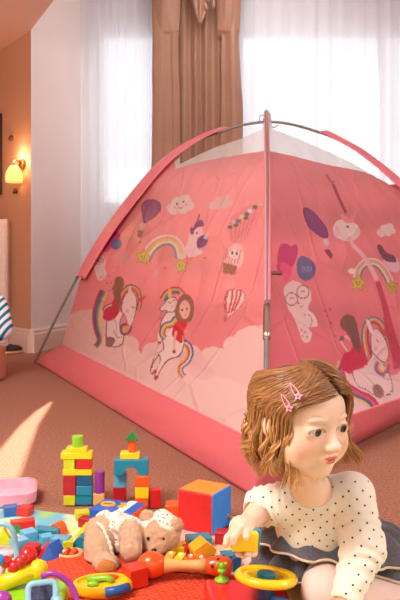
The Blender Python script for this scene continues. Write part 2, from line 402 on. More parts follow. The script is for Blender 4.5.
# ================= play tent =================
from mathutils.bvhtree import BVHTree
FL, FF = G(35, 362), G(252, 497)
FRdir = Vector((.577, .817, 0)).normalized()
lenL = (FL-FF).length
# centre of the tent: the poles cross at pixel column 266
best = None
for k in range(1, 2000):
    t = k*.002; Rr = FF+FRdir*t; Cc = (FL+Rr)/2
    e = abs(Cc.x/Cc.y*F+200-266)
    if best is None or e < best[0]: best = (e, t)
FR = FF+FRdir*best[1]; CC = (FL+FR)/2; 
ZA = H-(122-HZ)/F*CC.y
def arc_pts(pix, a):                      # pixels -> points in the upright plane through a and CC
    d = (CC-a); out = []
    for px, py in pix:
        k = (px-200)/F; t = (k*a.y-a.x)/(d.x-k*d.y); p = a+d*t; p.z = H-(py-HZ)/F*p.y; out.append(p)
    return out
pixL = [(35, 362), (54, 323), (75, 282), (90, 254), (107, 227), (130, 196.5), (152, 171), (175, 153), (200, 139.5), (222, 132), (243, 125.5), (266, 122)]
AL = arc_pts(pixL, FL); AL[0].z = .0
def smooth_curve(pts, n=80):
    pts = [Vector(p) for p in pts]; q = [pts[0]*2-pts[1]]+pts+[pts[-1]*2-pts[-2]]; out = []
    for i in range(1, len(q)-2):
        for k in range(10):
            t = k/10; a, b_, c, d = q[i-1], q[i], q[i+1], q[i+2]
            out.append(.5*((2*b_)+(c-a)*t+(2*a-5*b_+4*c-d)*t*t+(3*b_-a-3*c+d)*t**3))
    out.append(q[-2]); L = [0]
    for i in range(1, len(out)): L.append(L[-1]+(out[i]-out[i-1]).length)
    res = []
    for k in range(n+1):
        s_ = L[-1]*k/n; j = 0
        while j < len(L)-2 and L[j+1] < s_: j += 1
        t = (s_-L[j])/max(1e-9, L[j+1]-L[j]); res.append(out[j].lerp(out[j+1], t))
    return res
NA = 120
AL = smooth_curve(AL, NA)
rho = [((Vector((p.x, p.y, 0))-CC).length/(FL-CC).length) for p in AL]; zz_ = [p.z for p in AL]
AR0 = arc_pts([(266, 122), (284, 123.5), (300, 127), (315, 131.5), (331, 137), (348, 145.5), (365, 155), (383, 168), (400, 182), (424, 205)], FR)
tail = []
for k in (.35, .22, .1, 0):               # the rest, out of view, follows the left arc's shape
    j = int(k*NA); tail.append(CC+(FR-CC)*rho[j]+Vector((0, 0, zz_[j])))
AR = smooth_curve(list(reversed(AR0+tail)), NA)
FFp = Vector((G(264, 478).x, FF.y+.05, 0))
AF = [CC+(FFp-CC)*rho[j]+Vector((0, 0, zz_[j])) for j in range(NA+1)]
for j, p in enumerate(AF):                # the front pole bows slightly so that it stands at the seen column
    py = HZ-(p.z-H)*F/p.y; want = np.interp(py, [122, 180, 300, 380, 445, 500], [266.5, 267.5, 267, 266, 263.5, 260]); p.x = (want-200)/F*p.y
FB = CC+(CC-FF).normalized()*1.15; AB = [CC+(FB-CC)*rho[j]+Vector((0, 0, zz_[j])) for j in range(NA+1)]
def at(arc, z):
    for j in range(NA):
        if arc[j+1].z >= z or j == NA-1:
            t = (z-arc[j].z)/max(1e-6, arc[j+1].z-arc[j].z); return arc[j].lerp(arc[j+1], max(0, min(1, t)))
ZB = .145                                  # top of the bottom band
PF = (263-200)/F; 
def bandtop(px, py): return G(px, py, ZB)
BL, BF, BR = bandtop(62, 345), bandtop(263, 446), None
dR_ = (bandtop(400, 399)-BF).normalized(); BR = BF+dR_*((FR-FF).length*.93)

m_tent = attr_mat('tent_polyester', .38, spec=.5, bump=.25, bscale=45, bdist=.004, trans=.34)
# long crease lines in the fabric
nt = m_tent.node_tree; b_ = nt.nodes['Principled BSDF']
tc = nt.nodes.new('ShaderNodeTexCoord'); vo = nt.nodes.new('ShaderNodeTexVoronoi'); vo.feature = 'DISTANCE_TO_EDGE'; vo.inputs['Scale'].default_value = 2.4
nz_ = nt.nodes.new('ShaderNodeTexNoise'); nz_.inputs['Scale'].default_value = 3; mxv = nt.nodes.new('ShaderNodeVectorMath'); mxv.operation = 'MULTIPLY_ADD'
mxv.inputs[1].default_value = (.05, .05, .05)
nt.links.new(tc.outputs['Object'], nz_.inputs['Vector']); nt.links.new(nz_.outputs['Color'], mxv.inputs[0]); nt.links.new(tc.outputs['Object'], mxv.inputs[2])
nt.links.new(mxv.outputs[0], vo.inputs['Vector'])
mr = nt.nodes.new('ShaderNodeMapRange'); mr.inputs['From Max'].default_value = .035; nt.links.new(vo.outputs['Distance'], mr.inputs['Value'])
bp2 = nt.nodes.new('ShaderNodeBump'); bp2.inputs['Strength'].default_value = .45; bp2.inputs['Distance'].default_value = .012; bp2.invert = True
old = b_.inputs['Normal'].links[0].from_socket
nt.links.new(mr.outputs[0], bp2.inputs['Height']); nt.links.new(old, bp2.inputs['Normal']); nt.links.new(bp2.outputs['Normal'], b_.inputs['Normal'])
m_band = mat('tent_band_fabric', (222, 112, 122), .45, var=.03, vscale=5, bump=.2, bscale=30, trans=.12)
m_sleeve = mat('tent_sleeve_fabric', (244, 140, 154), .45, var=.03, vscale=5, bump=.2, bscale=30, trans=.15)
m_mesh = mat('white_gauze', (214, 214, 218), .8, var=.03, vscale=8)
nt = m_mesh.node_tree; tp = nt.nodes.new('ShaderNodeBsdfTransparent'); mx = nt.nodes.new('ShaderNodeMixShader'); mx.inputs['Fac'].default_value = .3
nt.links.new(nt.nodes['Principled BSDF'].outputs[0], mx.inputs[1]); nt.links.new(tp.outputs[0], mx.inputs[2]); nt.links.new(mx.outputs[0], nt.nodes['Material Output'].inputs['Surface'])
m_pole = mat('grey_fibreglass_pole', (140, 134, 128), .35, metal=.5)
m_steel = mat('steel_ferrule', (190, 185, 178), .25, metal=1)

# ---- the printed picture (flat ink colours)
PINK, PINK2 = lin((238, 122, 136)), lin((222, 92, 112)); WH = (240, 224, 222)
INK = []      # (test function, colour)
def in_poly(px, py, pts):
    inside = np.zeros(px.shape, bool); n = len(pts); j = n-1
    for i in range(n):
        xi, yi = pts[i]; xj, yj = pts[j]
        if yi != yj:
            inside ^= ((yi > py) != (yj > py)) & (px < (xj-xi)*(py-yi)/(yj-yi)+xi)
        j = i
    return inside
def crv(pts, n=8, closed=True):
    N = len(pts); out = []
    rngi = range(N) if closed else range(N-1)
    for i in rngi:
        g = (lambda k: pts[k % N]) if closed else (lambda k: pts[max(0, min(N-1, k))])
        a, b, c, d = g(i-1), g(i), g(i+1), g(i+2)
        for k in range(n):
            t = k/n
            out.append(tuple(.5*(2*b[q]+(c[q]-a[q])*t+(2*a[q]-5*b[q]+4*c[q]-d[q])*t*t+(3*b[q]-a[q]-3*c[q]+d[q])*t**3) for q in (0, 1)))
    if not closed: out.append(pts[-1])
    return out
class Ink:
    def __init__(s): s.L = []; s.T = (1, 0, 0, 0, 1, 0)     # affine map from drawing to panel pixels
    def t(s, pts): a, b, c, d, e, f = s.T; return [(a*x+b*y+c, d*x+e*y+f) for x, y in pts]
    def poly(s, pts, col, sm=True):
        q = s.t(crv(pts) if sm else pts); s.L.append(('p', q, lin(col)))
    def ell(s, cx, cy, rx, ry, col, rot=0):
        c_, s_ = math.cos(R(rot)), math.sin(R(rot))
        q = s.t([(cx+rx*math.cos(a)*c_-ry*math.sin(a)*s_, cy+rx*math.cos(a)*s_+ry*math.sin(a)*c_) for a in [2*PI*k/20 for k in range(20)]])
        s.L.append(('p', q, lin(col)))
    def line(s, pts, w, col, sm=True, w2=None):
        q = crv(pts, 6, False) if sm and len(pts) > 2 else pts; n = len(q); l = []; r = []
        for i, (x, y) in enumerate(q):
            a = q[max(0, i-1)]; b = q[min(n-1, i+1)]; dx, dy = b[0]-a[0], b[1]-a[1]; L = math.hypot(dx, dy) or 1
            ww = w if w2 is None else w+(w2-w)*i/(n-1)
            l.append((x-dy/L*ww/2, y+dx/L*ww/2)); r.append((x+dy/L*ww/2, y-dx/L*ww/2))
        s.L.append(('p', s.t(l+r[::-1]), lin(col)))
    def bow(s, pts, w, cols, w2=None):     # bands side by side along a path
        n = len(cols); q = crv(pts, 6, False); N = len(q)
        w2 = w if w2 is None else w2
        def off(o0):
            res = []
            for i, (x, y) in enumerate(q):
                a = q[max(0, i-1)]; b = q[min(N-1, i+1)]; dx, dy = b[0]-a[0], b[1]-a[1]; L = math.hypot(dx, dy) or 1
                ww = (w+(w2-w)*i/(N-1))*o0; res.append((x-dy/L*ww, y+dx/L*ww))
            return res
        for k, c in enumerate(cols):
            s.L.append(('p', s.t(off(-.5+k/n)+off(-.5+(k+1)/n)[::-1]), lin(c)))
    def paint(s, px, py, col):
        for kind, q, c in s.L:
            xs = [p[0] for p in q]; ys_ = [p[1] for p in q]
            m = (px >= min(xs)) & (px <= max(xs)) & (py >= min(ys_)) & (py <= max(ys_)); idx = np.nonzero(m)[0]
            if len(idx) == 0: continue
            ins = in_poly(px[idx], py[idx], q); col[idx[ins]] = c
OUT = (120, 80, 84); RB = [(198, 70, 88), (226, 150, 90), (226, 200, 110), (96, 150, 150), (70, 96, 150)]
def cloud(k, cx, cy, s=1.0, face=True, col=WH):
    for dx, dy, r in [(-8, 2, 5), (-2, -3, 6.5), (5, -6, 5.5), (9, 0, 4.5), (3, 3, 5), (-6, 5, 4)]:
        k.ell(cx+dx*s, cy+dy*s, r*s, r*s*.92, col)
    if face:
        k.ell(cx-3*s, cy-2*s, .9, 1.3, (60, 30, 40)); k.ell(cx+3.4*s, cy-4*s, .9, 1.3, (60, 30, 40))
        k.line([(cx-1.5*s, cy+1.2*s), (cx+.5*s, cy+2.2*s), (cx+2.5*s, cy+.4*s)], .7, (110, 50, 60)); k.ell(cx-5*s, cy+1*s, 1.3, .9, (238, 150, 160)); k.ell(cx+6*s, cy-1.6*s, 1.3, .9, (238, 150, 160))
def star(k, cx, cy, r, col, rot=0, out=(170, 150, 50)):
    for rr, c in ((r*1.08, out), (r*.92, col)):
        k.poly([(cx+rr*(1 if i % 2 == 0 else .55)*math.sin(R(rot)+PI*i/5), cy-rr*(1 if i % 2 == 0 else .55)*math.cos(R(rot)+PI*i/5)) for i in range(10)], c, False)
    k.ell(cx-1.6, cy-.6, .6, .9, (90, 60, 30)); k.ell(cx+1.6, cy-.6, .6, .9, (90, 60, 30)); k.line([(cx-1.2, cy+1.4), (cx, cy+2), (cx+1.2, cy+1.3)], .5, (120, 70, 40))
def balloon(k, pts, col, dark, basket):
    k.poly(pts, dark); cx = sum(p[0] for p in pts)/len(pts); cy = sum(p[1] for p in pts)/len(pts)
    k.poly([(cx+(x-cx)*.9, cy+(y-cy)*.92) for x, y in pts], col)
    return cx, cy
def rider_seated(k):        # girl from behind seated on a kneeling unicorn (first picture of a panel)
    k.bow([(104, 291), (99, 302), (96, 315), (97, 328), (100, 340), (96, 347)], 9, [(226, 200, 110), (96, 150, 150), (70, 96, 150), (196, 50, 80)], 6)
    k.poly([(103, 308), (112, 303), (122, 300), (127, 290), (133, 296), (134, 306), (124, 314), (120, 326), (124, 336), (122, 345), (112, 347), (106, 338), (106, 322)], OUT)
    k.poly([(104, 309), (112, 304), (122, 301), (127, 291), (132.4, 296), (133.2, 306), (123, 314), (119.2, 326), (123.2, 336), (121.2, 344), (112.6, 346), (107, 337), (107, 322)], WH)
    k.poly([(106, 338), (113, 337), (115, 341), (111, 347), (106, 346)], (146, 110, 108))
    k.line([(113, 330), (117, 337), (122, 337)], .6, OUT)
    # head and mane
    k.bow([(119, 312), (119, 302), (123, 293), (130, 287), (137, 290), (140, 300), (138, 311)], 7, [(70, 96, 150), (226, 200, 110), (226, 130, 90), (198, 60, 84)], 4)
    k.poly([(123, 300), (127, 292), (133, 291), (137, 299), (136, 311), (132, 325), (128, 326), (125, 316), (121, 311)], OUT)
    k.poly([(123.6, 300), (127.2, 293), (132.6, 292), (136.2, 299), (135.2, 311), (131.6, 324), (128.6, 325), (125.6, 316), (122, 310)], WH)
    k.line([(131, 306), (132.6, 307.6), (134.6, 306.6)], .8, (70, 50, 60)); k.ell(127.5, 311, 2, 2, (240, 170, 180))
    k.poly([(128, 296), (129.6, 286), (132.4, 295)], WH); k.poly([(139, 299), (146, 296), (141, 302)], (200, 80, 90))
    k.bow([(127, 325), (122, 327), (123, 333), (128, 332), (131, 326)], 5, [(226, 200, 110), (200, 80, 90), (70, 96, 150)], 4)
    # girl
    k.poly([(103, 318), (105, 309), (111, 306), (116, 306), (119, 312), (115, 318), (109, 321)], (206, 34, 78))
    k.poly([(112, 310), (113, 300), (118, 298), (120, 305), (118, 313)], (206, 34, 78))
    k.ell(119, 282, 5, 5.6, (150, 106, 84)); k.poly([(114, 284), (113, 292), (116, 303), (119, 309), (121, 302), (121, 292), (124, 283)], (150, 106, 84))
    for i in range(4): k.line([(116+i*1.6, 281), (117+i*1.2, 292), (118+i*.4, 304)], .4, (120, 80, 66))
    k.line([(112, 297), (109, 291), (110, 287)], 1.4, (236, 170, 160))
    for x, y in [(109, 276), (111, 283), (107, 283), (109, 291), (112, 289)]: k.ell(x, y, .8, .8, (190, 40, 80))
def rider_turned(k):        # rearing unicorn ridden by a girl looking out
    k.bow([(183, 343), (188, 346), (190, 353), (187, 361), (181, 366), (180, 372), (184, 377)], 8, [(70, 96, 150), (226, 220, 210), (198, 60, 84), (226, 190, 100)], 6)
    k.poly([(161, 335), (160, 324), (166, 312), (174, 310), (180, 322), (184, 336), (184, 346), (180, 356), (172, 359), (166, 363), (160, 372), (156, 380), (154, 377), (157, 368), (160, 360), (158, 356), (153, 366), (151, 372), (154, 372), (156, 368), (154, 374), (150, 371), (155, 355), (163, 349)], OUT)
    k.poly([(162, 335), (161, 324), (167, 313), (174, 311), (179, 322), (183, 336), (183.2, 346), (179, 355), (171, 358), (165, 362), (160, 370), (157, 376), (155, 376), (158, 367), (161, 359), (158, 354), (153, 365), (153, 370), (155, 356), (164, 349)], WH)
    k.ell(155, 371.5, 1.8, 2, (200, 50, 80)); k.ell(156.6, 377, 2, 2, (200, 50, 80)); k.ell(159.5, 342, 1.8, 2.4, (200, 50, 80)); k.ell(159.5, 337, 2, 5, WH)
    k.bow([(177, 318), (172, 324), (165, 326), (162, 334), (166, 338)], 8, [(198, 60, 84), (226, 190, 100), (226, 220, 130), (70, 96, 150)], 5)
    # head of the unicorn
    k.bow([(163, 300), (168, 293), (176, 290), (182, 294), (184, 302)], 8, [(198, 60, 84), (226, 190, 100), (80, 140, 160), (70, 96, 150)], 6)
    k.poly([(163, 305), (168, 298), (175, 297), (178, 303), (176, 310), (170, 313), (166, 311), (161, 311), (159.4, 308)], OUT)
    k.poly([(163.4, 305.4), (168.4, 299), (174.6, 298), (177, 303), (175, 309.6), (170, 312), (166, 310.2), (161.4, 310.2), (160.4, 308)], WH)
    k.line([(168, 301.5), (170, 303), (172, 302)], .8, (70, 50, 60)); k.ell(172, 306, 1.6, 1.6, (240, 170, 180)); k.poly([(168, 297), (169, 287), (172, 296)], (226, 200, 110)); k.poly([(176, 298), (182, 292), (181, 300)], (240, 150, 170))
    # girl
    k.poly([(173, 328), (177, 321), (183, 320), (187, 324), (183, 333), (182, 343), (176, 340), (172, 335)], (214, 34, 58))
    k.line([(176, 331), (174.4, 341), (174, 350)], 2.2, (236, 186, 176)); k.ell(174, 351.6, 1.8, 1.6, (130, 70, 66))
    k.poly([(178, 300), (184, 294), (191, 297), (194, 306), (193, 316), (189, 322), (178, 321), (175, 313)], (150, 104, 82))
    k.poly([(180, 305), (185, 300), (190, 306), (189, 315), (184, 319), (180, 313)], (238, 190, 180))
    k.ell(182.2, 310, .9, 1.5, (60, 36, 40)); k.ell(187, 309, .9, 1.5, (60, 36, 40)); k.ell(185, 315.5, 1, .7, (200, 80, 90))
def bunny(k, cx, cy, s, tilt):              # white bunny in round glasses holding balloons
    k.poly([(cx-6*s, cy-4*s), (cx, cy-9*s), (cx+6*s, cy-6*s), (cx+7*s, cy+2*s), (cx+6*s, cy+8*s), (cx+9*s, cy+14*s), (cx+3*s, cy+22*s), (cx-2*s, cy+19*s), (cx-5*s, cy+10*s), (cx-8*s, cy+3*s)], WH)
    for sx_ in (-1, 1):
        k.ell(cx+sx_*3.1*s-.3, cy-1*s+sx_*-.6, 3*s, 3.2*s, (140, 70, 90)); k.ell(cx+sx_*3.1*s-.3, cy-1*s+sx_*-.6, 2.4*s, 2.6*s, WH)
        k.line([(cx+sx_*3*s-1.4, cy-1*s), (cx+sx_*3*s, cy-2*s), (cx+sx_*3*s+1.2, cy-1*s)], .6, (90, 50, 60))
    k.ell(cx, cy+3*s, .8*s, .6*s, (214, 70, 100)); k.ell(cx+2*s, cy+18*s, 1.4*s, 1.8*s, (236, 160, 170))
def pack(k):
    pass
ink = Ink()
# left panel: clouds along the bottom
ink.poly([(52, 352), (60, 338), (64, 322), (72, 313), (82, 310), (94, 309), (104, 311), (112, 318), (120, 328), (128, 336), (137, 346), (141, 354), (146, 347), (155, 342), (165, 339), (178, 340), (190, 344), (200, 353), (206, 348), (214, 346), (224, 349), (230, 341), (238, 331), (249, 326), (266, 325), (275, 470), (150, 420), (50, 370)], (238, 206, 202), False)
for x, y, r in [(84, 320, 11), (98, 320, 10), (114, 330, 9), (130, 345, 9), (152, 352, 10), (176, 350, 10), (192, 354, 9), (210, 356, 9), (232, 345, 9), (250, 337, 11), (262, 338, 10)]: ink.ell(x, y, r, r*.95, (238, 206, 202))
ink.poly([(180, 356), (196, 349), (207, 362), (214, 374), (206, 380), (192, 376)], (232, 196, 196))
cloud(ink, 180, 206, 1.05)
cloud(ink, 222, 203, .75, False, (238, 200, 198)); ink.ell(214, 206, 8, 3.6, (238, 200, 198))
# soft printed clouds
for x, y, rx, ry in [(125, 260, 12, 4), (120, 257, 7, 4), (156, 274, 6, 4.5), (228, 285, 7, 5), (150, 250, 6, 4)]: ink.ell(x, y, rx, ry, (240, 166, 174))
balloon(ink, [(142, 213), (141, 206), (146, 200), (154, 199.6), (160, 203), (160.6, 210), (156, 216), (149, 221), (144, 223)], (150, 80, 138), (96, 50, 110), None)
ink.line([(150, 201), (147, 210), (145, 221)], .6, (116, 60, 124)); ink.line([(156, 201), (152, 210), (148, 220)], .6, (116, 60, 124))
ink.ell(142.6, 226, 3, 3.2, (224, 190, 200)); ink.poly([(137.6, 230), (143.6, 231.4), (141.6, 238), (137, 236.6)], (140, 70, 60), False)
# rainbow with stars and baby unicorn
ink.bow([(145, 260), (150, 250), (159, 242), (170, 240), (178, 246), (181, 258)], 11, [(238, 226, 224), (234, 170, 150), (230, 206, 130), (238, 226, 224), (120, 148, 150)])
star(ink, 143, 257, 8, (222, 206, 84), 10); star(ink, 181, 266, 7, (206, 206, 90), -10); ink.ell(181, 256, 4, 3, WH)
ink.poly([(184, 250), (188, 242), (189, 236), (192, 230), (197, 226), (201, 226), (203, 232), (200, 240), (198, 248), (203, 252), (196, 256), (188, 257)], (244, 214, 222))
ink.poly([(193, 231), (196, 222), (202, 220), (204, 226), (198, 227)], (140, 76, 130)); ink.poly([(197, 240), (203, 235), (208, 239), (205, 246), (198, 248)], (120, 74, 130)); ink.ell(192, 231, 2, 4, (140, 76, 130)); ink.line([(197, 222), (199.6, 214)], 1.4, (150, 90, 150)); ink.ell(197, 233, .8, 1, (70, 40, 60))
ink.poly([(203, 238), (209, 231), (207, 240)], (214, 214, 226), False)
# cat in a balloon basket with garlands
for i in range(6): ink.line([(229+i*5, 224-i*4.5), (230+i*3, 240-i*1.5), (233+i*1.6, 252)], 1.1, (240, 176, 176))
ink.poly([(229, 224), (232, 216), (245, 207), (262, 202), (261, 215), (247, 240), (231, 243)], (238, 150, 156))
for i in range(6): ink.line([(231+i*5.4, 222-i*3.4), (232+i*3, 240-i*1)], .6, (210, 110, 120))
for x, y, c in [(230, 227, (90, 120, 110)), (234, 222, (226, 200, 200)), (238, 221, (110, 130, 180)), (242, 217, (230, 210, 150)), (246, 218, (96, 120, 96)), (250, 211, (230, 226, 240)), (255, 207, (90, 110, 120)), (260, 204, (230, 190, 150)), (236, 225, (96, 120, 96)), (247, 214, (90, 110, 160))]: ink.ell(x, y, 2.6, 2, c)
ink.poly([(228, 257), (229, 247), (235, 243), (243, 248), (243, 262), (238, 268), (224, 262)], (244, 196, 202))
for i in range(5): ink.line([(227+i*3.6, 250-i*.2), (225+i*3, 264)], .5, (110, 90, 90))
ink.ell(234, 254, 5, 4.6, (246, 226, 226)); ink.ell(232.4, 253, 1.4, 1.7, (70, 60, 90)); ink.ell(236.8, 253.6, 1.4, 1.7, (70, 60, 90)); ink.ell(234.6, 256, .8, .6, (220, 90, 110))
ink.poly([(223, 262), (237.6, 266), (234, 275), (222.6, 273)], (166, 116, 92), False)
for i in range(3): ink.line([(223, 264.6+i*3), (236.6, 268+i*2.6)], .5, (120, 78, 62), False)
# striped hot-air balloon
sb_ = [(224, 305), (224.6, 296), (229, 290), (236, 289), (244, 292), (244.6, 300), (239, 308), (230, 316), (226, 315)]
ink.poly(sb_, (150, 70, 80)); ink.poly([(234+(x-234)*.94, 302+(y-302)*.94) for x, y in sb_], (240, 214, 208))
for a in [(228, 290.6, 226, 313), (232.4, 289.4, 228, 314), (237, 289.6, 231, 313), (241, 291, 234, 311)]: ink.line([(a[0], a[1]), ((a[0]+a[2])/2-(1 if a[0] < 232 else -1.6), (a[1]+a[3])/2-2), (a[2], a[3])], 2, (206, 90, 100))
ink.poly([(224, 316), (228, 317), (226, 322), (223.6, 321)], (196, 110, 80), False)
# bunny with balloons at the far left
ink.poly([(107, 240), (112, 232), (119, 233), (120, 240), (112, 247), (107, 250)], (206, 70, 140)); ink.ell(116, 244, 6, 5.4, (96, 116, 180), -40); ink.poly([(103, 250), (105, 240), (110, 236), (111, 246), (107, 252)], (230, 90, 140))
bunny(ink, 99, 262, .85, 0)
rider_seated(ink); rider_turned(ink)
for x, y in [(160, 318), (165, 268), (140, 242), (205, 258), (174, 300)]: ink.ell(x, y, 1, 1, (206, 60, 90))
inkL = ink
# right panel
ink = Ink()
ink.poly([(255, 405), (280, 392), (300, 382), (316, 376), (330, 373), (346, 368), (356, 372), (366, 384), (376, 384), (386, 378), (400, 372), (418, 366), (440, 362), (470, 350), (600, 330), (600, 460), (262, 470)], (234, 200, 200), False)
balloon(ink, [(303, 209), (307, 208), (314, 212), (321, 220), (327, 229), (328, 237), (323, 238), (315, 233), (308, 226), (304, 217)], (140, 66, 128), (92, 44, 104), None)
ink.line([(308, 210), (316, 222), (325, 236)], .7, (108, 56, 120)); ink.line([(304, 213), (312, 226), (322, 237)], .7, (108, 56, 120))
ink.ell(326, 242, 2.6, 4, (226, 206, 216), -20); ink.poly([(324, 250), (329, 249), (333, 255), (331, 259), (328, 256)], (128, 60, 60), False)
# elephant-like pale face
ink.poly([(333, 228), (337, 221), (344, 220), (352, 222), (358, 226), (360, 234), (354, 240), (346, 241), (340, 239), (335, 236)], WH); ink.ell(347.6, 226.6, 1.6, 1.2, (60, 40, 50)); ink.poly([(341, 214), (350, 218), (356, 211), (353, 222), (344, 222)], (240, 150, 166)); ink.ell(337, 231, 2.4, 5, (240, 200, 206))
cloud(ink, 386, 231, .72, False)
# rainbow, stars and baby unicorn
ink.bow([(357, 278), (360, 268), (368, 262), (378, 264), (385, 272), (390, 282)], 8, [(238, 226, 224), (226, 150, 140), (226, 196, 130), (238, 226, 224), (96, 126, 136)])
star(ink, 358, 283, 8.5, (216, 196, 84), 8); star(ink, 392, 287, 7, (200, 184, 76), -12)
ink.poly([(382, 262), (388, 257), (396, 258), (400, 266), (397, 272), (388, 270)], (240, 196, 214)); ink.poly([(377, 246), (381, 245), (386, 252), (394, 256), (396, 262), (386, 261), (380, 254)], (110, 66, 84)); ink.ell(352, 271, 4, 3, WH)
# bunny with balloons
ink.poly([(277, 266), (279, 248), (285, 243), (291, 246), (296, 244), (298, 252), (293, 266), (285, 272), (279, 276)], (206, 56, 126)); ink.poly([(280, 268), (284, 262), (292, 270), (286, 282)], (232, 90, 140))
ink.poly([(297, 262), (302, 256), (311, 260), (316, 268), (313, 277), (305, 281), (298, 275)], (98, 104, 158)); 
for x in (303, 307, 310): ink.ell(x, 269, 1.6, 3, (150, 150, 196), 10); ink.ell(x, 269, .8, 2.2, (98, 104, 158), 10)
ink.poly([(285, 298), (284, 288), (292, 281), (302, 284), (310, 290), (311, 300), (308, 309), (315, 316), (317, 326), (309, 328), (312, 334), (309, 342), (303, 341), (299, 331), (294, 318), (288, 308)], (238, 212, 212))
for cx, cy, r in [(291.5, 299, 6.4), (303, 292, 6.6)]: ink.ell(cx, cy, r, r*1.06, (120, 60, 76)); ink.ell(cx, cy, r-.9, r*1.06-.9, (238, 212, 212)); ink.line([(cx-2, cy+1), (cx, cy-1.2), (cx+2.4, cy)], .8, (120, 60, 76))
ink.ell(298.5, 303, 1.4, 1, (206, 50, 90)); ink.line([(299, 306), (302, 307), (303, 304)], .6, (150, 60, 80)); ink.line([(303, 316), (308, 314), (312, 320), (310, 327)], .6, OUT)
for x, y in [(303, 336), (305, 332), (307, 337), (301.6, 330)]: ink.ell(x, y, 1, 1.2, (214, 120, 130))
# hearts
for x, y in [(327, 316), (331, 323), (325, 311), (330, 309), (336, 336), (340, 340)]: ink.ell(x, y, 1, 1.1, (170, 50, 76))
# girl on unicorn: seen larger
ink.bow([(343, 362), (340, 374), (345, 386), (356, 394), (368, 400), (374, 408), (368, 414)], 10, [(196, 40, 84), (210, 90, 120), (70, 92, 140), (226, 196, 130)], 12)
ink.poly([(352, 372), (362, 366), (370, 358), (374, 345), (386, 345), (389, 356), (384, 364), (389, 372), (393, 388), (390, 394), (376, 396), (366, 390), (358, 386)], OUT)
ink.poly([(353, 372), (362, 367), (371, 358), (375, 346), (385, 346), (388, 356), (383, 364), (388, 372), (392, 387), (389, 393), (376, 395), (366, 389), (358, 385)], (236, 208, 208))
ink.poly([(373, 386), (378, 384), (384, 391), (381, 398), (374, 395)], (150, 112, 108)); ink.line([(378, 372), (384, 378), (390, 380)], .7, OUT)
ink.bow([(368, 355), (365, 340), (366, 327), (372, 320), (380, 323), (384, 332), (383, 340)], 8, [(88, 110, 150), (226, 190, 120), (226, 120, 90), (150, 60, 90)], 6)
ink.poly([(371, 336), (375, 328), (381, 332), (386, 341), (389, 352), (387, 361), (382, 362), (376, 357), (371, 350)], OUT)
ink.poly([(371.6, 336.4), (375, 329), (380.6, 332.6), (385.4, 341.4), (388.2, 352), (386.4, 360), (382.2, 361), (376.6, 356), (372, 350)], (238, 212, 212))
ink.line([(376, 339), (378.4, 342), (381.6, 341.4)], .9, (90, 60, 70)); ink.ell(376, 349, 2.2, 2.4, (240, 170, 180)); ink.poly([(366, 320), (370, 322), (374, 334), (370, 332)], WH); ink.poly([(382, 334), (387, 324), (386, 336)], (200, 80, 90))
ink.bow([(379, 362), (377, 368), (381, 373), (386, 371), (388, 364)], 6, [(226, 190, 120), (206, 80, 84), (80, 110, 160)], 5)
ink.poly([(340, 366), (344, 354), (352, 351), (362, 352), (368, 362), (362, 368), (356, 370), (350, 374), (346, 372)], (206, 34, 84)); ink.poly([(351, 352), (355, 344), (362, 344), (365, 356), (358, 360)], (206, 34, 84))
ink.ell(348, 323, 8, 8.6, (128, 84, 74)); ink.poly([(345, 330), (348, 325), (355, 320), (359, 334), (361, 346), (359, 353), (354, 348), (350, 338)], (128, 84, 74))
for i in range(5): ink.line([(345+i*2.4, 316), (350+i*1.6, 330), (355+i*.9, 348)], .45, (100, 62, 58))
ink.line([(350, 340), (345, 336), (342, 338)], 2, (236, 180, 172)); ink.line([(348, 352), (343, 345), (341, 341)], 1.6, (226, 200, 200)); ink.ell(342, 338, 2, 2.6, (100, 90, 130))
# twisted ribbon hanging in front of the door flap
ink.line([(349, 236), (353, 245), (362, 254), (371, 268), (377, 280)], 3.2, (244, 196, 206), True, 4.6)
ink.line([(332, 181), (338, 196), (346, 213)], 3, (170, 60, 84)); ink.line([(326, 174), (331, 182)], 2.5, (190, 70, 92))
ink.line([(377, 282), (384, 306), (390, 330), (396, 352), (399, 368)], 6, (196, 54, 88), True, 11); ink.line([(374, 282), (379, 300), (383, 318)], 2.5, (226, 130, 150))
inkR = ink

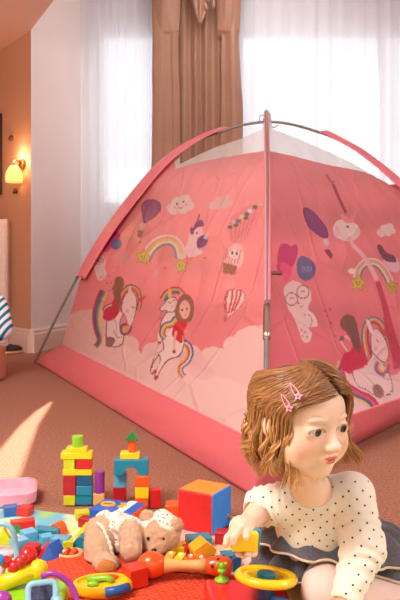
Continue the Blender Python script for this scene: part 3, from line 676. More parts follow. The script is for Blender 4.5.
def panel_surface(name, A, B, botA, botB, sag, seed, ink, shiftA, nu, nv, gradient):
    z0 = ZB; zmax = ZA-.004
    # heights spaced by arc length
    zs_ = []; 
    L = [0]; pts = [botB]+[p for p in B if p.z > z0+.01]
    pts[-1] = pts[-1].copy()
    for i in range(1, len(pts)): L.append(L[-1]+(pts[i]-pts[i-1]).length)
    Ln = L[-1]
    def zt_of(t):
        s_ = t*Ln; j = int(np.searchsorted(L, s_)); j = max(1, min(len(L)-1, j)); f_ = (s_-L[j-1])/(L[j]-L[j-1]+1e-9); return pts[j-1].z+(pts[j].z-pts[j-1].z)*f_
    V = np.zeros(((nv+1)*(nu+1), 3), np.float32)
    k = 0
    for j in range(nv+1):
        t = j/nv; z = min(zmax, zt_of(t)); a = at(A, z); b = at(B, z)
        w0 = max(0, 1-(z-z0)/.12)
        b = b.lerp(Vector((botB.x, botB.y, z)), w0)
        if shiftA:
            w_ = max(0, 1-(z-z0)/.62)
            off = botA-at(A, z0); off.z = 0; a = a+off*w_
        else: a = a.lerp(Vector((botA.x, botA.y, z)), w0)
        n = (b-a).cross(Vector((0, 0, 1))).normalized()
        wid = (b-a).length
        for i in range(nu+1):
            u = i/nu; p = a.lerp(b, u)
            env = min(1, 6*u)*min(1, 6*(1-u))*min(1, 8*t+.2)
            s_ = -sag*4*u*(1-u)*wid*.3*min(1, 3.5*t)
            wr = .010*nz(u*5+seed, t*5)+.006*abs(nz(u*9+t*6, t*7-u*5, seed))*2-.005*abs(nz(u*14-t*10, t*5, seed+3))
            pz = p+(s_+wr*env*1.3)*(-n if n.y > 0 else n)*(1)
            V[k] = (pz.x, pz.y, pz.z); k += 1
    idx = (np.arange(nv)[:, None]*(nu+1)+np.arange(nu)[None, :]).ravel()
    Fc = np.stack([idx, idx+1, idx+nu+2, idx+nu+1], 1)
    px = 200+V[:, 0]/V[:, 1]*F; py = HZ-(V[:, 2]-H)/V[:, 1]*F
    col = np.zeros((len(V), 3)); 
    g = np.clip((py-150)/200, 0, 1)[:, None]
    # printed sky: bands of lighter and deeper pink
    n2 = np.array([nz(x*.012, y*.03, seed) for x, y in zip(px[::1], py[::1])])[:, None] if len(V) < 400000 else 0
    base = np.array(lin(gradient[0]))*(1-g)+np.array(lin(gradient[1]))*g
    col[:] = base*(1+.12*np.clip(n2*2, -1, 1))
    if ink:
        c0 = col.copy(); ink.paint(px, py, col); col = col*.95+c0*.05
    return V, Fc, px, py, col
tent = empty('play_tent', (CC.x, CC.y, 0), 0, 'pink dome play tent printed with unicorns, balloons and rainbows', 'play tent')
def tb(o): o.parent = tent; o.matrix_parent_inverse = Matrix.Translation((-CC.x, -CC.y, 0)); return o
def above_line(px, py, line):
    ly = np.interp(px, [p[0] for p in line], [p[1] for p in line]); return py < ly
for name, A, B, bA, bB, sh, lnw, grad, nu, nv, ik, seed in [
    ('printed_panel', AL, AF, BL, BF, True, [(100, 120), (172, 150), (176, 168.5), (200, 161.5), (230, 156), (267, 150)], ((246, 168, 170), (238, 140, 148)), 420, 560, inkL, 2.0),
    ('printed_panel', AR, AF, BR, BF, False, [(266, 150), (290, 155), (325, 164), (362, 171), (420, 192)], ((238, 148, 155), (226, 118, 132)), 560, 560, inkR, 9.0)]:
    V, Fc, px, py, col = panel_surface(name, A, B, bA, bB, .10, seed, ik, sh, nu, nv, grad)
    up = above_line(px, py, lnw); fu = up[Fc].sum(1) >= 2
    top_ = above_line(px, py, [(100, 0), (178, 10), (180, 164), (200, 154), (216, 147), (240, 139), (262, 129), (266, 110), (270, 110), (273, 129), (300, 139.5), (331, 153), (352, 163), (385, 182), (420, 205), (500, 300)]); gone = top_[Fc].sum(1) >= 2
    fu_ = fu & ~gone; keep = ~fu & ~gone
    def sub(fm):
        fs = Fc[fm]; used = np.unique(fs); mp = np.full(len(V), -1); mp[used] = np.arange(len(used)); return V[used], mp[fs], col[used]
    v, f, c = sub(keep); o = npmesh('printed_panel', v, f, m_tent, None, c); tb(o)
    v, f, c = sub(fu_); o = npmesh('mesh_window', v, f, m_mesh, None, None); tb(o)
# rear panels, plain
for A, B, seed in [(AL, AB, 4), (AR, AB, 6)]:
    b = MB(); b.grid(lambda u, v: (lambda z: (at(A, z)+(CC-A[0]).normalized()*.25*max(0, 1-z/.75)).lerp(at(B, z), u))(0.01+(ZA-.014)*(1-(1-v)**1.7)*.74), 40, 50); tb(b.build('rear_panel', m_sleeve, smooth=True))
b = MB(); b.add([FL+Vector((0,0,.006)), FF+Vector((0, 0, .006)), FR+Vector((0, 0, .006)), FB+Vector((0, 0, .006))], [(0, 1, 2, 3)]); tb(b.build('groundsheet', m_band, solid=.004))
# bottom bands
def band(p0, p1, q0, q1, seed):     # lower edge p0-p1, upper edge q0-q1
    b = MB(); n = (p1-p0).cross(Vector((0, 0, 1))).normalized(); n = n if n.y < 0 else -n
    def fn(u, v):
        lo = p0.lerp(p1, u); hi = q0.lerp(q1, u); p = lo.lerp(hi, v); w_ = (.018*math.sin(PI*v)+.012*nz(u*9, v*1.5, seed)*math.sin(PI*v))*min(1, 12*u, 12*(1-u))
        return p+n*w_+Vector((0, 0, .004))
    b.grid(fn, 120, 14); o = tb(b.build('bottom_band', m_band, smooth=True, solid=.004)); return o
band(FL, FF, BL, BF, 1); band(FF, FR, BF, BR, 3)
b = MB(); b.tube([p+Vector((0, -.004, .004)) for p in [BL.lerp(BF, k/20) for k in range(21)]], .004); tb(b.build('piping', m_sleeve, smooth=True))
b = MB(); b.tube([p+Vector((0, -.004, .004)) for p in [BF.lerp(BR, k/20) for k in range(21)]], .004); tb(b.build('piping', m_sleeve, smooth=True))
# poles
def pole(pts, r=.0095): b = MB(); b.tube(pts, r, 10); return tb(b.build('pole', m_pole, smooth=True))
up_ = Vector((0, 0, .004))
ALp = [p+up_*min(1, 8*i/NA) for i, p in enumerate(AL)]; ARp = [p+up_ for p in AR]
pole(ALp+ARp[::-1][1:])
outF = (FFp-CC).normalized()
AFp = [p+outF*.012 for p in AF]; ABp = [p+Vector((0, 0, .004)) for p in AB]
pole([Vector((p.x, p.y, max(p.z, .02))) for p in AFp]+ABp[::-1][1:])
# sleeves over the side poles
def sleeve(arc, other, j0, j1, wpx, name='pole_sleeve'):
    b = MB(); N = j1-j0
    def fn(u, v):
        j = j0+v*N; i0 = min(NA-1, int(j)); p = arc[i0].lerp(arc[i0+1], j-i0)
        q = at(other, min(p.z, ZA-.005)); dirn = (q-p).normalized() if (q-p).length > .02 else Vector((0, -1, 0)); k = math.sin(PI*u)
        wd = wpx*(.8+.2*math.sin(PI*v))
        up = Vector((0, 0, 1)); nn = dirn.cross(up).normalized(); nn = nn if nn.y < 0 else -nn
        return p+dirn*(-.012+wd*u)+(nn*.6+up*.6)*(.030*k+.006)+up*.006*(1-u)
    b.grid(fn, 10, 90); return tb(b.build(name, m_sleeve, smooth=True, solid=.003))
def jof(arc, px_, side):     # index along the arc where it passes a pixel column
    bestj = 0; be = 1e9
    for j, p in enumerate(arc):
        e = abs(200+p.x/p.y*F-px_)
        if e < be: be = e; bestj = j
    return bestj
sleeve(AL, AF, jof(AL, 76, 0), jof(AL, 214, 0), .33); sleeve(AR, AF, jof(AR, 520, 0)*0+int(.12*NA), jof(AR, 331, 0), .26)
# front sleeve: flat pink strap over the pole down to the ferrule
b = MB(); jz = [j for j, p in enumerate(AFp) if HZ-(p.z-H)*F/p.y < 300]
def fn(u, v):
    j = jz[0]+v*(jz[-1]-jz[0]); i0 = min(NA-1, int(j)); p = AFp[i0].lerp(AFp[i0+1], j-i0); a = 2*PI*u
    return p+Vector((math.cos(a)*.014, 0, 0))+outF*(.012*math.sin(a))
b.grid(fn, 14, 90); tb(b.build('front_sleeve', m_sleeve, smooth=True))
jf = [p for p in AFp if 304 < HZ-(p.z-H)*F/p.y < 341]
b = MB(); b.tube(jf, .0135, 12); tb(b.build('ferrule', m_steel, smooth=True))
# hub: crossing clip and loops
hp = Vector((CC.x, CC.y, ZA+.008)); b = MB(); b.M = Matrix.Translation(hp); b.cyl(.022, -.02, .02, 16); tb(b.build('hub', m_pole, auto=40, bevel=.003))
b = MB(); b.tube([hp+Vector((-.03+.02*math.cos(a), -.01, .012+.03*math.sin(a))) for a in [2*PI*k/16 for k in range(16)]], .004, 6, True)
b.tube([hp+Vector((.02+.07*t, -.01, -.03-.02*math.sin(t*PI))) for t in [k/10 for k in range(11)]], .004, 6); tb(b.build('hub_loop', m_pole, smooth=True))
# toggle strap at the door edge
b = MB(); p = P(277, 273, AF[int(.3*NA)].y-.03); b.M = Matrix.Translation(p) @ Matrix.Rotation(R(90), 4, 'Y'); b.cyl(.008, -.02, .02, 10); tb(b.build('toggle', mat('brown_toggle', (110, 62, 60), .5), auto=40))
# ================= play mat, blanket, blocks and toys =================
ZM = .004                                  # top of the play mat
def mat_pattern(name):
    m, nt, b = new_mat(name); b.inputs['Roughness'].default_value = .6
    tc = nt.nodes.new('ShaderNodeTexCoord'); n = nt.nodes.new('ShaderNodeTexNoise'); n.inputs['Scale'].default_value = 3.1; n.inputs['Detail'].default_value = 1.5; n.inputs['Distortion'].default_value = .8
    nt.links.new(tc.outputs['Object'], n.inputs['Vector'])
    r = nt.nodes.new('ShaderNodeValToRGB'); r.color_ramp.interpolation = 'EASE'
    cols = [(0, (240, 150, 70)), (.36, (244, 178, 150)), (.43, (232, 222, 150)), (.52, (224, 226, 160)), (.585, (206, 220, 190)), (.63, (110, 180, 210)), (.72, (150, 200, 120))]
    e = r.color_ramp.elements
    e[0].position = 0; e[0].color = (*lin(cols[0][1]), 1); e[1].position = cols[-1][0]; e[1].color = (*lin(cols[-1][1]), 1)
    for p_, c_ in cols[1:-1]: x = e.new(p_); x.color = (*lin(c_), 1)
    nt.links.new(n.outputs['Fac'], r.inputs['Fac']); nt.links.new(r.outputs['Color'], b.inputs['Base Color']); return m
b = MB(); q = [G(-90, 484), G(470, 566), None, None]
q = [Vector((-1.15, G(-90, 486).y, 0)), G(470, 566), Vector((.9, .55, 0)), Vector((-1.15, .55, 0))]
b.add([(p.x, p.y, .0005) for p in q]+[(p.x, p.y, ZM) for p in q], [(0, 1, 2, 3), (4, 5, 6, 7)]+[(i, (i+1) % 4, (i+1) % 4+4, i+4) for i in range(4)])
o = b.build('play_mat', mat_pattern('mat_print')); tag(o, 'pale yellow foam play mat with pink and blue map patches', 'play mat')
# red woven blanket
m_red = mat('red_weave', (200, 34, 28), .9, var=.3, vscale=60, bump=.6, bscale=120)
nt = m_red.node_tree; pb = nt.nodes['Principled BSDF']; tc = nt.nodes.new('ShaderNodeTexCoord')
mp = nt.nodes.new('ShaderNodeMapping'); mp.inputs['Rotation'].default_value = (0, 0, R(24)); br = nt.nodes.new('ShaderNodeTexBrick')
br.inputs['Scale'].default_value = 28; br.inputs['Color1'].default_value = (*lin((196, 40, 28)), 1); br.inputs['Color2'].default_value = (*lin((214, 60, 30)), 1); br.inputs['Mortar'].default_value = (*lin((226, 104, 56)), 1)
br.inputs['Mortar Size'].default_value = .035; br.inputs['Mortar Smooth'].default_value = .6
nn = nt.nodes.new('ShaderNodeTexNoise'); nn.inputs['Scale'].default_value = 90; mxc = nt.nodes.new('ShaderNodeMixRGB'); mxc.inputs['Color2'].default_value = (*lin((226, 96, 50)), 1)
mr = nt.nodes.new('ShaderNodeMapRange'); mr.inputs['From Min'].default_value = .5; mr.inputs['From Max'].default_value = .7; mr.inputs['To Max'].default_value = .35
nt.links.new(tc.outputs['Object'], mp.inputs['Vector']); nt.links.new(mp.outputs[0], br.inputs['Vector']); nt.links.new(tc.outputs['Object'], nn.inputs['Vector'])
nt.links.new(nn.outputs['Fac'], mr.inputs['Value']); nt.links.new(mr.outputs[0], mxc.inputs['Fac']); nt.links.new(br.outputs['Color'], mxc.inputs['Color1']); nt.links.new(mxc.outputs[0], pb.inputs['Base Color'])
ZR = .011
pl = [G(34, 575), G(48, 562), G(88, 551), G(128, 549), G(170, 556), G(215, 566), G(246, 584), G(262, 640), G(200, 700), G(60, 700), G(10, 640)]
b = MB(); N = len(pl); cxy = sum(pl, Vector())/N; K = 12
vs = [(cxy.x, cxy.y, ZR)]
dense = []
for i in range(N):
    for k in range(8): dense.append(pl[i].lerp(pl[(i+1) % N], k/8))
M_ = len(dense)
for j in range(1, K+1):
    for p in dense:
        q_ = cxy.lerp(p, j/K); vs.append((q_.x, q_.y, (ZM+.0006) if j == K else ZR+.002*nz(q_.x*14, q_.y*14)))
fs = [(0, 1+i, 1+(i+1) % M_) for i in range(M_)]
for j in range(K-1):
    for i in range(M_): fs.append((1+j*M_+i, 1+(j+1)*M_+i, 1+(j+1)*M_+(i+1) % M_, 1+j*M_+(i+1) % M_))
b.add(vs, fs); o = b.build('blanket', m_red, smooth=True); tag(o, 'red woven blanket with orange pattern spread under the toys', 'blanket')

PAL = dict(red=(206, 30, 34), dred=(176, 22, 34), yellow=(246, 206, 20), lime=(206, 206, 30), green=(40, 130, 60), lgreen=(140, 200, 40), teal=(22, 132, 160), blue=(24, 92, 170), dblue=(14, 84, 130),
           sky=(92, 172, 212), orange=(236, 92, 24), purple=(146, 50, 150), tan=(226, 172, 104), must=(240, 168, 30), cobalt=(24, 90, 190), azure=(50, 150, 236), pink=(240, 160, 180))
BM = {k: mat('painted_wood_'+k, v, .38, var=.05, vscale=60, coat=.2) for k, v in PAL.items()}
def blk(name, shape, colr, px0, px1, y0, y1, d, dep, label, yaw=0, group=None, floor=None, cat='toy block', extra=None):
    """a wooden block seen between two pixel columns and rows, its front at distance d"""
    x0, x1 = (px0-200)/F*d, (px1-200)/F*d; z0, z1 = H-(y1-HZ)/F*d, H-(y0-HZ)/F*d
    if floor is not None: z1 = z1-z0+floor; z0 = floor
    w, h = (x1-x0)/2, z1-z0; cx = (x0+x1)/2; b = MB(); dp = dep/2
    if shape == 'box': b.box(-w, w, -dp, dp, 0, h)
    elif shape == 'cyl': b.cyl(w, 0, h, 32)
    elif shape == 'roof': b.prism([(-w, 0), (w, 0), (0, h)], -dp, dp)
    elif shape == 'wedge': b.prism([(-w, 0), (w, 0), (w, h)], -dp, dp)
    elif shape == 'arch':
        n = 14; r = w*.44; poly = [(-w, 0), (-r, 0)]+[(-r*math.cos(PI*k/n), r*1.15*math.sin(PI*k/n)) for k in range(1, n)]+[(r, 0), (w, 0), (w, h), (-w, h)]
        b.prism(poly, -dp, dp)
    elif shape == 'dome': b.prism([(w*math.cos(PI*k/18), h*math.sin(PI*k/18)) for k in range(19)], -dp, dp)
    o = b.build(name, BM[colr], bevel=.0012 if shape != 'cyl' else .001, loc=(cx, d+dp, z0)); o.rotation_euler.z = R(yaw)
    tag(o, label, cat, group); return o
GT = 'blocks of the taller tower'; GA = 'blocks of the arch tower'
dA = G(76, 507).y
# tower on the left
zb = ZM
def stack(spec, d, dep, group):
    for (nm, sh, c, x0, x1, y0, y1, dd, dp, lab) in spec: blk(nm, sh, c, x0, x1, y0, y1, d+dd, dp, lab, group=group)
def zrow(y, d): return H-(y-HZ)/F*d
def tower(specs, d, ybase, group):
    """specs carry a support height computed from rows so that every block touches the one below"""
    tops = {}
    for (key, on, nm, sh, c, x0, x1, hpx, dd, dp, lab) in specs:
        z0 = ZM if on is None else max(tops[k] for k in on.split('+'))
        h = hpx/F*d; xa, xb = (x0-200)/F*(d+dd), (x1-200)/F*(d+dd)
        tops[key] = z0+h
        y1 = HZ+(H-z0)*F/(d+dd); y0 = HZ+(H-z0-h)*F/(d+dd)
        blk(nm, sh, c, x0, x1, y0, y1, d+dd, dp, lab, group=group)
tower([
 ('a', None, 'cube_block', 'box', 'lime', 63.5, 75, 10, 0, .034, 'yellow-green cube at the bottom left corner of the taller block tower'),
 ('b', None, 'cube_block', 'box', 'teal', 76, 92, 9.6, .004, .034, 'teal cube at the bottom right of the taller block tower'),
 ('b2', 'b', 'cube_block', 'box', 'teal', 76, 92, 9.6, .002, .034, 'teal cube between a dark blue cube and the lowest teal cube'),
 ('c', 'a', 'tall_block', 'box', 'dred', 63, 75.5, 20, 0, .034, 'tall dark red block standing on a yellow-green cube'),
 ('d', 'b2', 'cube_block', 'box', 'dblue', 76.5, 91.5, 10.6, .002, .034, 'dark blue cube on teal cubes in the taller tower'),
 ('e', 'c+d', 'plank_block', 'box', 'yellow', 62.5, 91.5, 6, 0, .036, 'flat yellow plank lying across the red and dark blue columns'),
 ('f', 'e', 'cube_block', 'box', 'lime', 63.5, 74.5, 10.4, 0, .034, 'yellow-green cube on the yellow plank beside a red cube'),
 ('g', 'e', 'cube_block', 'box', 'red', 76, 91, 10.4, 0, .034, 'red cube on the yellow plank near the tower top'),
 ('h', 'f+g', 'plank_block', 'box', 'yellow', 60.5, 91.5, 6.4, -.002, .038, 'wide yellow plank roofing the taller block tower'),
 ('i', 'h', 'plank_block', 'box', 'yellow', 66, 86.5, 4.8, 0, .034, 'short yellow slab on the wide yellow roof plank'),
 ('j', 'i', 'cylinder_block', 'cyl', 'lgreen', 71, 82, 11, 0, .034, 'lime green cylinder on top of the taller tower')], dA, 507, GT)
tower([
 ('a', None, 'cube_block', 'box', 'tan', 93, 104, 11.5, 0, .03, 'natural tan wood cube beside the tower under a purple cylinder'),
 ('b', 'a', 'cylinder_block', 'cyl', 'purple', 94, 104, 21.5, 0, .03, 'purple cylinder standing on the tan wood cube')], dA, 507, GT)
dB = G(120, 506).y
tower([
 ('a', None, 'cube_block', 'box', 'dred', 113, 125.5, 17, .0, .036, 'dark red block at the left foot of the arch tower'),
 ('b', 'a', 'cube_block', 'box', 'sky', 114, 126, 13.8, .0, .036, 'light blue cube on the dark red left foot'),
 ('c', None, 'cube_block', 'box', 'orange', 135, 148, 9.6, -.03, .034, 'orange cube at the right foot of the arch tower'),
 ('d', 'c', 'cube_block', 'box', 'yellow', 135, 148.6, 10.6, -.03, .034, 'yellow cube between two orange cubes'),
 ('e', 'd', 'cube_block', 'box', 'orange', 135, 149, 10.6, -.03, .034, 'orange cube directly under the right end of the blue arch')], dB, 506, GA)
def arch_piece():
    zt_l = ZM+27/F*dB
    zt_r = ZM+30.8/F*dB; zt_ = max(zt_l, zt_r)
    return zt_
za = ZM+30.8/F*dB
# top of the arch tower, built in one frame
d_ = dB-.01; root_y0 = HZ+(H-za)*F/d_
def topblk(nm, sh, c, x0, x1, z0, hpx, lab, dp, dd=0):
    h = hpx/F*d_; y1 = HZ+(H-z0)*F/(d_+dd); y0 = HZ+(H-z0-h)*F/(d_+dd); o = blk(nm, sh, c, x0, x1, y0, y1, d_+dd, dp, lab, group=GA); return z0+h, o
z1, o = topblk('arch_block', 'arch', 'teal', 114, 148, za, 15.5, 'teal blue arch block bridging the two columns', .04, -.01); o.rotation_euler.z = R(-42) * 0
z2, o = topblk('plank_block', 'box', 'yellow', 120, 139, z1, 6, 'small yellow slab on top of the blue arch', .036)
z3, o = topblk('cylinder_block', 'cyl', 'orange', 128, 136, z2, 12.5, 'slim orange column on the small yellow slab', .022, .006)
z4, o = topblk('roof_block', 'roof', 'green', 124.5, 139, z3, 9, 'dark green triangular roof block topping the arch tower', .03)
blk('cube_block', 'box', 'red', 149.5, 160, 490, 508, dB-.03, .03, 'red block standing alone right of the arch tower', 10, floor=ZM)
# soft cube
def fblk(*a, **k): k.setdefault('floor', ZM); return blk(*a, **k)
GF = 'loose blocks scattered on the play mat'
b = MB(); s2 = .052; b.box(-s2, s2, -s2, s2, 0, 2*s2)
cube = empty('soft_cube', (G(205, 532).x, G(205, 532).y+.03, ZM), R(-30), 'big soft play cube with red, blue and orange faces', 'soft cube')
me_o = b.build('cube_body', [BM['red'], BM['azure'], BM['must']], cube, bevel=.006, bseg=3)
for p_ in me_o.data.polygons:
    n_ = p_.normal; p_.material_index = 2 if n_.z > .5 else (0 if n_.y < -.5 or n_.x < -.5 else 1)
orange_soft = mat('orange_plush', (246, 140, 50), .7, bump=.2)
me_o.data.materials[2] = orange_soft; me_o.data.materials[0] = mat('red_plush', (214, 34, 36), .6, bump=.2); me_o.data.materials[1] = mat('blue_plush', (50, 140, 236), .6, bump=.2)
fblk('plank_block', 'box', 'orange', 165, 180, 508, 521, G(172, 521).y, .05, 'orange flat block peeking out behind the soft cube', group=GF)
a, c = G(226, 527), G(262, 533); b = MB(); b.tube([a+Vector((0, 0, .03)), c+Vector((0, 0, .012))], .005, 10); b.ell(a+Vector((0, 0, .03)), (.009, .009, .009)); b.ell(c+Vector((0,0,.012)), (.009, .009, .009))
o = b.build('drum_stick', BM['tan'], smooth=True); tag(o, 'thin natural wooden stick behind the soft cube', 'stick')
# blue picture box
bx = G(113, 537); root = empty('picture_box', (bx.x+.005, bx.y+.075, ZM), R(-20), 'blue soft toy box with orange end and printed numbers behind the teddy', 'toy box')
b = MB(); b.box(-.062, .062, -.045, .045, 0, .05); ob = b.build('box_body', [BM['cobalt'], mat('white_print', (240, 236, 230), .5), BM['orange']], root, bevel=.004)
for p_ in ob.data.polygons:
    if p_.normal.x > .5: p_.material_index = 2
b = MB(); b.box(.012, .034, -.0462, -.0455, .004, .046); b.box(.012, .034, -.045, .045, .0503, .051); b.build('white_stripe', mat('white_print_b', (240, 236, 230), .5), root)
b = MB(); b.tube([(-.03+.018*math.cos(a), -.0+.014*math.sin(a), .051) for a in [2*PI*k/16 for k in range(16)]], .0035, 6, True); b.build('printed_digit', BM['must'], root, smooth=True); b = MB(); b.tube([(.0, .014, .051), (.012, .016, .051), (.02, .006, .051), (.012, -.002, .051), (.004, -.01, .051), (.02, -.014, .051)], .0035, 6)
b.build('printed_digit', BM['must'], root, smooth=True); b = MB(); b.tube([(.04+.008*math.cos(a), -.0465, .026+.012*math.sin(a)) for a in [2*PI*k/16 for k in range(16)]], .003, 6, True)
b.build('printed_digit', BM['must'], root, smooth=True)
# loose blocks: name, shape, colour, x0, x1, y0, y1, depth, label, yaw
L = [
 ('cube_block', 'box', 'blue', 2, 15.5, 508, 517, .035, 'small blue block lying in front of the pink tray', 20),
 ('cube_block', 'box', 'red', 17.5, 30, 508.5, 517, .035, 'small red block right of the blue one near the tray', -15),
 ('long_block', 'box', 'red', 9, 33, 522, 533, .03, 'long red block lying behind a green half-disc', 18),
 ('half_disc_block', 'dome', 'green', 10, 21, 525, 534, .02, 'small green half-disc leaning against the long red block', 10),
 ('triangle_block', 'roof', 'lime', -8, 12, 529, 547, .03, 'big yellow-green triangle block at the left edge', 12),
 ('long_block', 'box', 'teal', 33, 58, 530, 540, .03, 'long teal block behind the sky blue blocks', -12),
 ('half_disc_block', 'dome', 'orange', 49, 65, 524, 537, .03, 'orange-red half-disc block behind the teal plank', -25),
 ('cube_block', 'box', 'sky', 20, 34, 533, 547, .035, 'tilted sky blue cube, the upper one of the pair', 38),
 ('cube_block', 'box', 'sky', 10, 25, 541, 555, .035, 'sky blue cube nearest to the yellow triangle', 40),
 ('cube_block', 'box', 'sky', 39, 51, 537, 548, .03, 'small sky blue cube beside the sky blue plank', 30),
 ('long_block', 'box', 'sky', 50, 69, 539, 549, .03, 'sky blue plank block right of the small cube', -8),
 ('cube_block', 'box', 'dred', 24, 38, 547, 558, .03, 'dark red block between blue blocks', -20),
 ('triangle_block', 'wedge', 'red', 36, 48, 544, 559, .025, 'red wedge block beside the dark red block', 15),
 ('triangle_block', 'roof', 'cobalt', 42, 61, 545, 562, .045, 'strong blue triangle prism near the red blanket', -24),
 ('cube_block', 'box', 'lime', 74, 88, 513, 521, .035, 'yellow block behind a red block near the towers', 15),
 ('cube_block', 'box', 'dred', 79, 91, 519, 528, .03, 'dark red block left of the blue picture box', -18),
 ('triangle_block', 'wedge', 'lime', 74, 87, 526, 540, .03, 'yellow-green wedge leaning by the blue picture box', 20),
 ('half_disc_block', 'dome', 'teal', 73, 91, 537, 549, .03, 'teal half-disc block touching the teddy bear', -8),
 ('cube_block', 'box', 'lime', 62, 72, 542, 551, .03, 'yellow-green cube behind the bead coaster', 10),
 ('long_block', 'box', 'teal', 186, 211, 539, 549, .04, 'teal plank block in front of the soft cube', 14),
 ('cube_block', 'box', 'yellow', 169, 186, 548, 559, .035, 'bright yellow block right of the teddy head', 6),
 ('cube_block', 'box', 'dred', 184, 196, 548, 561, .03, 'dark red block between yellow and mustard blocks', 20),
 ('cube_block', 'box', 'dred', 216, 230, 533, 545, .035, 'red block right of the soft cube by the hand', -10),
 ('cube_block', 'box', 'teal', 221, 238, 556, 566, .035, 'teal blue block behind the blue half-disc', 8),
 ('half_disc_block', 'dome', 'dblue', 230, 254, 557, 573, .05, 'large dark blue half-disc block behind the steering wheel', -12),
]
for nm, sh, c, x0, x1, y0, y1, dp, lab, yaw in L:
    fblk(nm, sh, c, x0, x1, y0, y1, G(0, y1, ZM).y, dp, lab, yaw, GF)
# mustard pentagon block standing on an edge
p = G(202, 566, ZM); b = MB(); r_ = .03; b.prism([(r_*math.cos(R(90+72*k)-R(6)), r_*math.sin(R(90+72*k)-R(6))) for k in range(5)], -.02, .02)
o = b.build('pentagon_block', BM['must'], bevel=.0015, loc=(p.x, p.y+.02, ZM+.0255)); o.rotation_euler.z = R(22); tag(o, 'mustard yellow five-sided block in front of the teal plank', 'toy block', GF)
# red block on the blanket
o = blk('cube_block', 'box', 'red', 124, 144, 571, 590, G(0, 590, ZR).y, .042, 'red-orange cube on the blanket beside the maraca', 32, floor=ZR+.002)
o.data.materials[0] = mat('painted_wood_vermilion', (222, 50, 24), .38, coat=.2)
# pink tray
p = G(6, 507); root = empty('pink_tray', (p.x-.075, p.y+.035, 0), R(12), 'pink plastic toy tray at the left edge behind the blocks', 'toy tray')
b = MB()
def rr(w, d, r, n=8): 
    pts = []
    for cx, cy, a0 in [(w-r, d-r, 0), (-w+r, d-r, 90), (-w+r, -d+r, 180), (w-r, -d+r, 270)]:
        pts += [(cx+r*math.cos(R(a0+90*k/n)), cy+r*math.sin(R(a0+90*k/n))) for k in range(n+1)]
    return pts
def rings(b, spec):
    vs = []; n = None
    for w, d, r, z in spec:
        q_ = rr(w, d, r); n = len(q_); vs += [(x, y, z) for x, y in q_]
    fs = [tuple(range(n-1, -1, -1))]
    for j in range(len(spec)-1): fs += [(j*n+i, j*n+(i+1) % n, (j+1)*n+(i+1) % n, (j+1)*n+i) for i in range(n)]
    fs.append(tuple((len(spec)-1)*n+i for i in range(n))); b.add(vs, fs)
rings(b, [(.14, .07, .035, .006), (.15, .08, .04, .012), (.152, .082, .04, .042), (.145, .075, .038, .047), (.135, .065, .035, .045), (.13, .06, .03, .02)])
b.build('tray_body', mat('pink_plastic', (244, 168, 186), .3, coat=.3), root, auto=40)
b = MB(); b.ell((-.02, 0, .03), (.05, .03, .014)); b.build('inner_cushion', mat('deep_pink_plastic', (214, 90, 130), .35), root, smooth=True)
# wooden bead coaster
p = G(70, 556, ZM); root = empty('bead_rattle', (p.x, p.y, ZM), 0, 'small round wooden rattle with red beads beside the blanket', 'rattle')
b = MB(); b.tube([(.027*math.cos(a), .024*math.sin(a), .006) for a in [2*PI*k/24 for k in range(24)]], .0055, 8, True); b.build('ring', BM['tan'], root, smooth=True)
for k in range(6): b = MB(); a = 2*PI*k/6; b.ell((.013*math.cos(a), .012*math.sin(a), .009), (.007, .007, .007)); b.build('bead', BM[['red', 'orange', 'red', 'yellow', 'red', 'orange'][k]], root, smooth=True)
# xylophone
m_button = mat('white_button', (240, 236, 228), .3)
p = G(196, 578, ZR); root = empty('xylophone', (p.x, p.y+.045, ZR+.002), R(-14), 'small toy xylophone with coloured bars behind the maraca', 'xylophone')
b = MB(); b.box(-.075, .065, -.028, -.018, 0, .012); b.box(-.075, .065, .018, .028, 0, .012); b.build('frame', BM['tan'], root, bevel=.002)
for k, c in enumerate(['must', 'yellow', 'orange', 'orange', 'red', 'dred']):
    x = -.066+k*.024; hl = .04-.002*k; b = MB(); b.box(x-.0095, x+.0095, -hl, hl, .012, .016); q_ = b.build('bar', BM[c], root, bevel=.001)
    b = MB()
    for sy in (-1, 1): b = MB(); b.M = Matrix.Translation((x, sy*(hl-.012), .016)); b.lathe([(.0045, 0), (.0045, .002), (.002, .004)], 12); b.build('screw', m_button, q_, auto=40)
# maraca: orange head, wooden handle, patterned orange end
a = P(150, 568, 1.46); c = P(220, 572, 1.47)
a = G(150, 583, ZR); a = Vector((a.x, a.y+.02, ZR+.030)); c = G(222, 582, ZR); c = Vector((c.x, c.y+.01, ZR+.023))
root = empty('maraca', a, math.atan2(c.y-a.y, c.x-a.x), 'wooden maraca with orange painted ends lying on the red blanket', 'maraca'); Lm = (c-a).length
def lathe_x(prof, m, name, n=28):
    b = MB(); b.M = Matrix.Rotation(PI/2, 4, 'Y'); b.lathe([(r, x) for x, r in prof], n); return b.build(name, m, root, smooth=True)
lathe_x([(-.029, .001), (-.027, .011), (-.02, .02), (-.008, .0275), (.006, .028), (.02, .023), (.03, .018)], mat('orange_gloss', (236, 84, 20), .25, coat=.5), 'rattle_head')
lathe_x([(.0296, .018), (.032, .0172), (.05, .0125), (.075, .0105), (.1, .0115), (.118, .0155)], BM['tan'], 'handle')
lathe_x([(.1184, .0158), (.13, .019), (Lm-.005, .0215), (Lm+.012, .0195), (Lm+.022, .011), (Lm+.024, .001)], mat('orange_gloss_b', (226, 80, 24), .25, coat=.5, var=.1), 'patterned_end')
b = MB()
for k in range(9):
    a_ = R(20+k*40); x = .132+.012*(k % 3); r_ = .0205; b.ell((x, -r_*math.cos(a_)*.98, r_*math.sin(a_)*.98), (.0035, .0035, .0035), 8, 6)
b.build('painted_dots', mat('dark_paint', (70, 24, 30), .4), root, smooth=True)
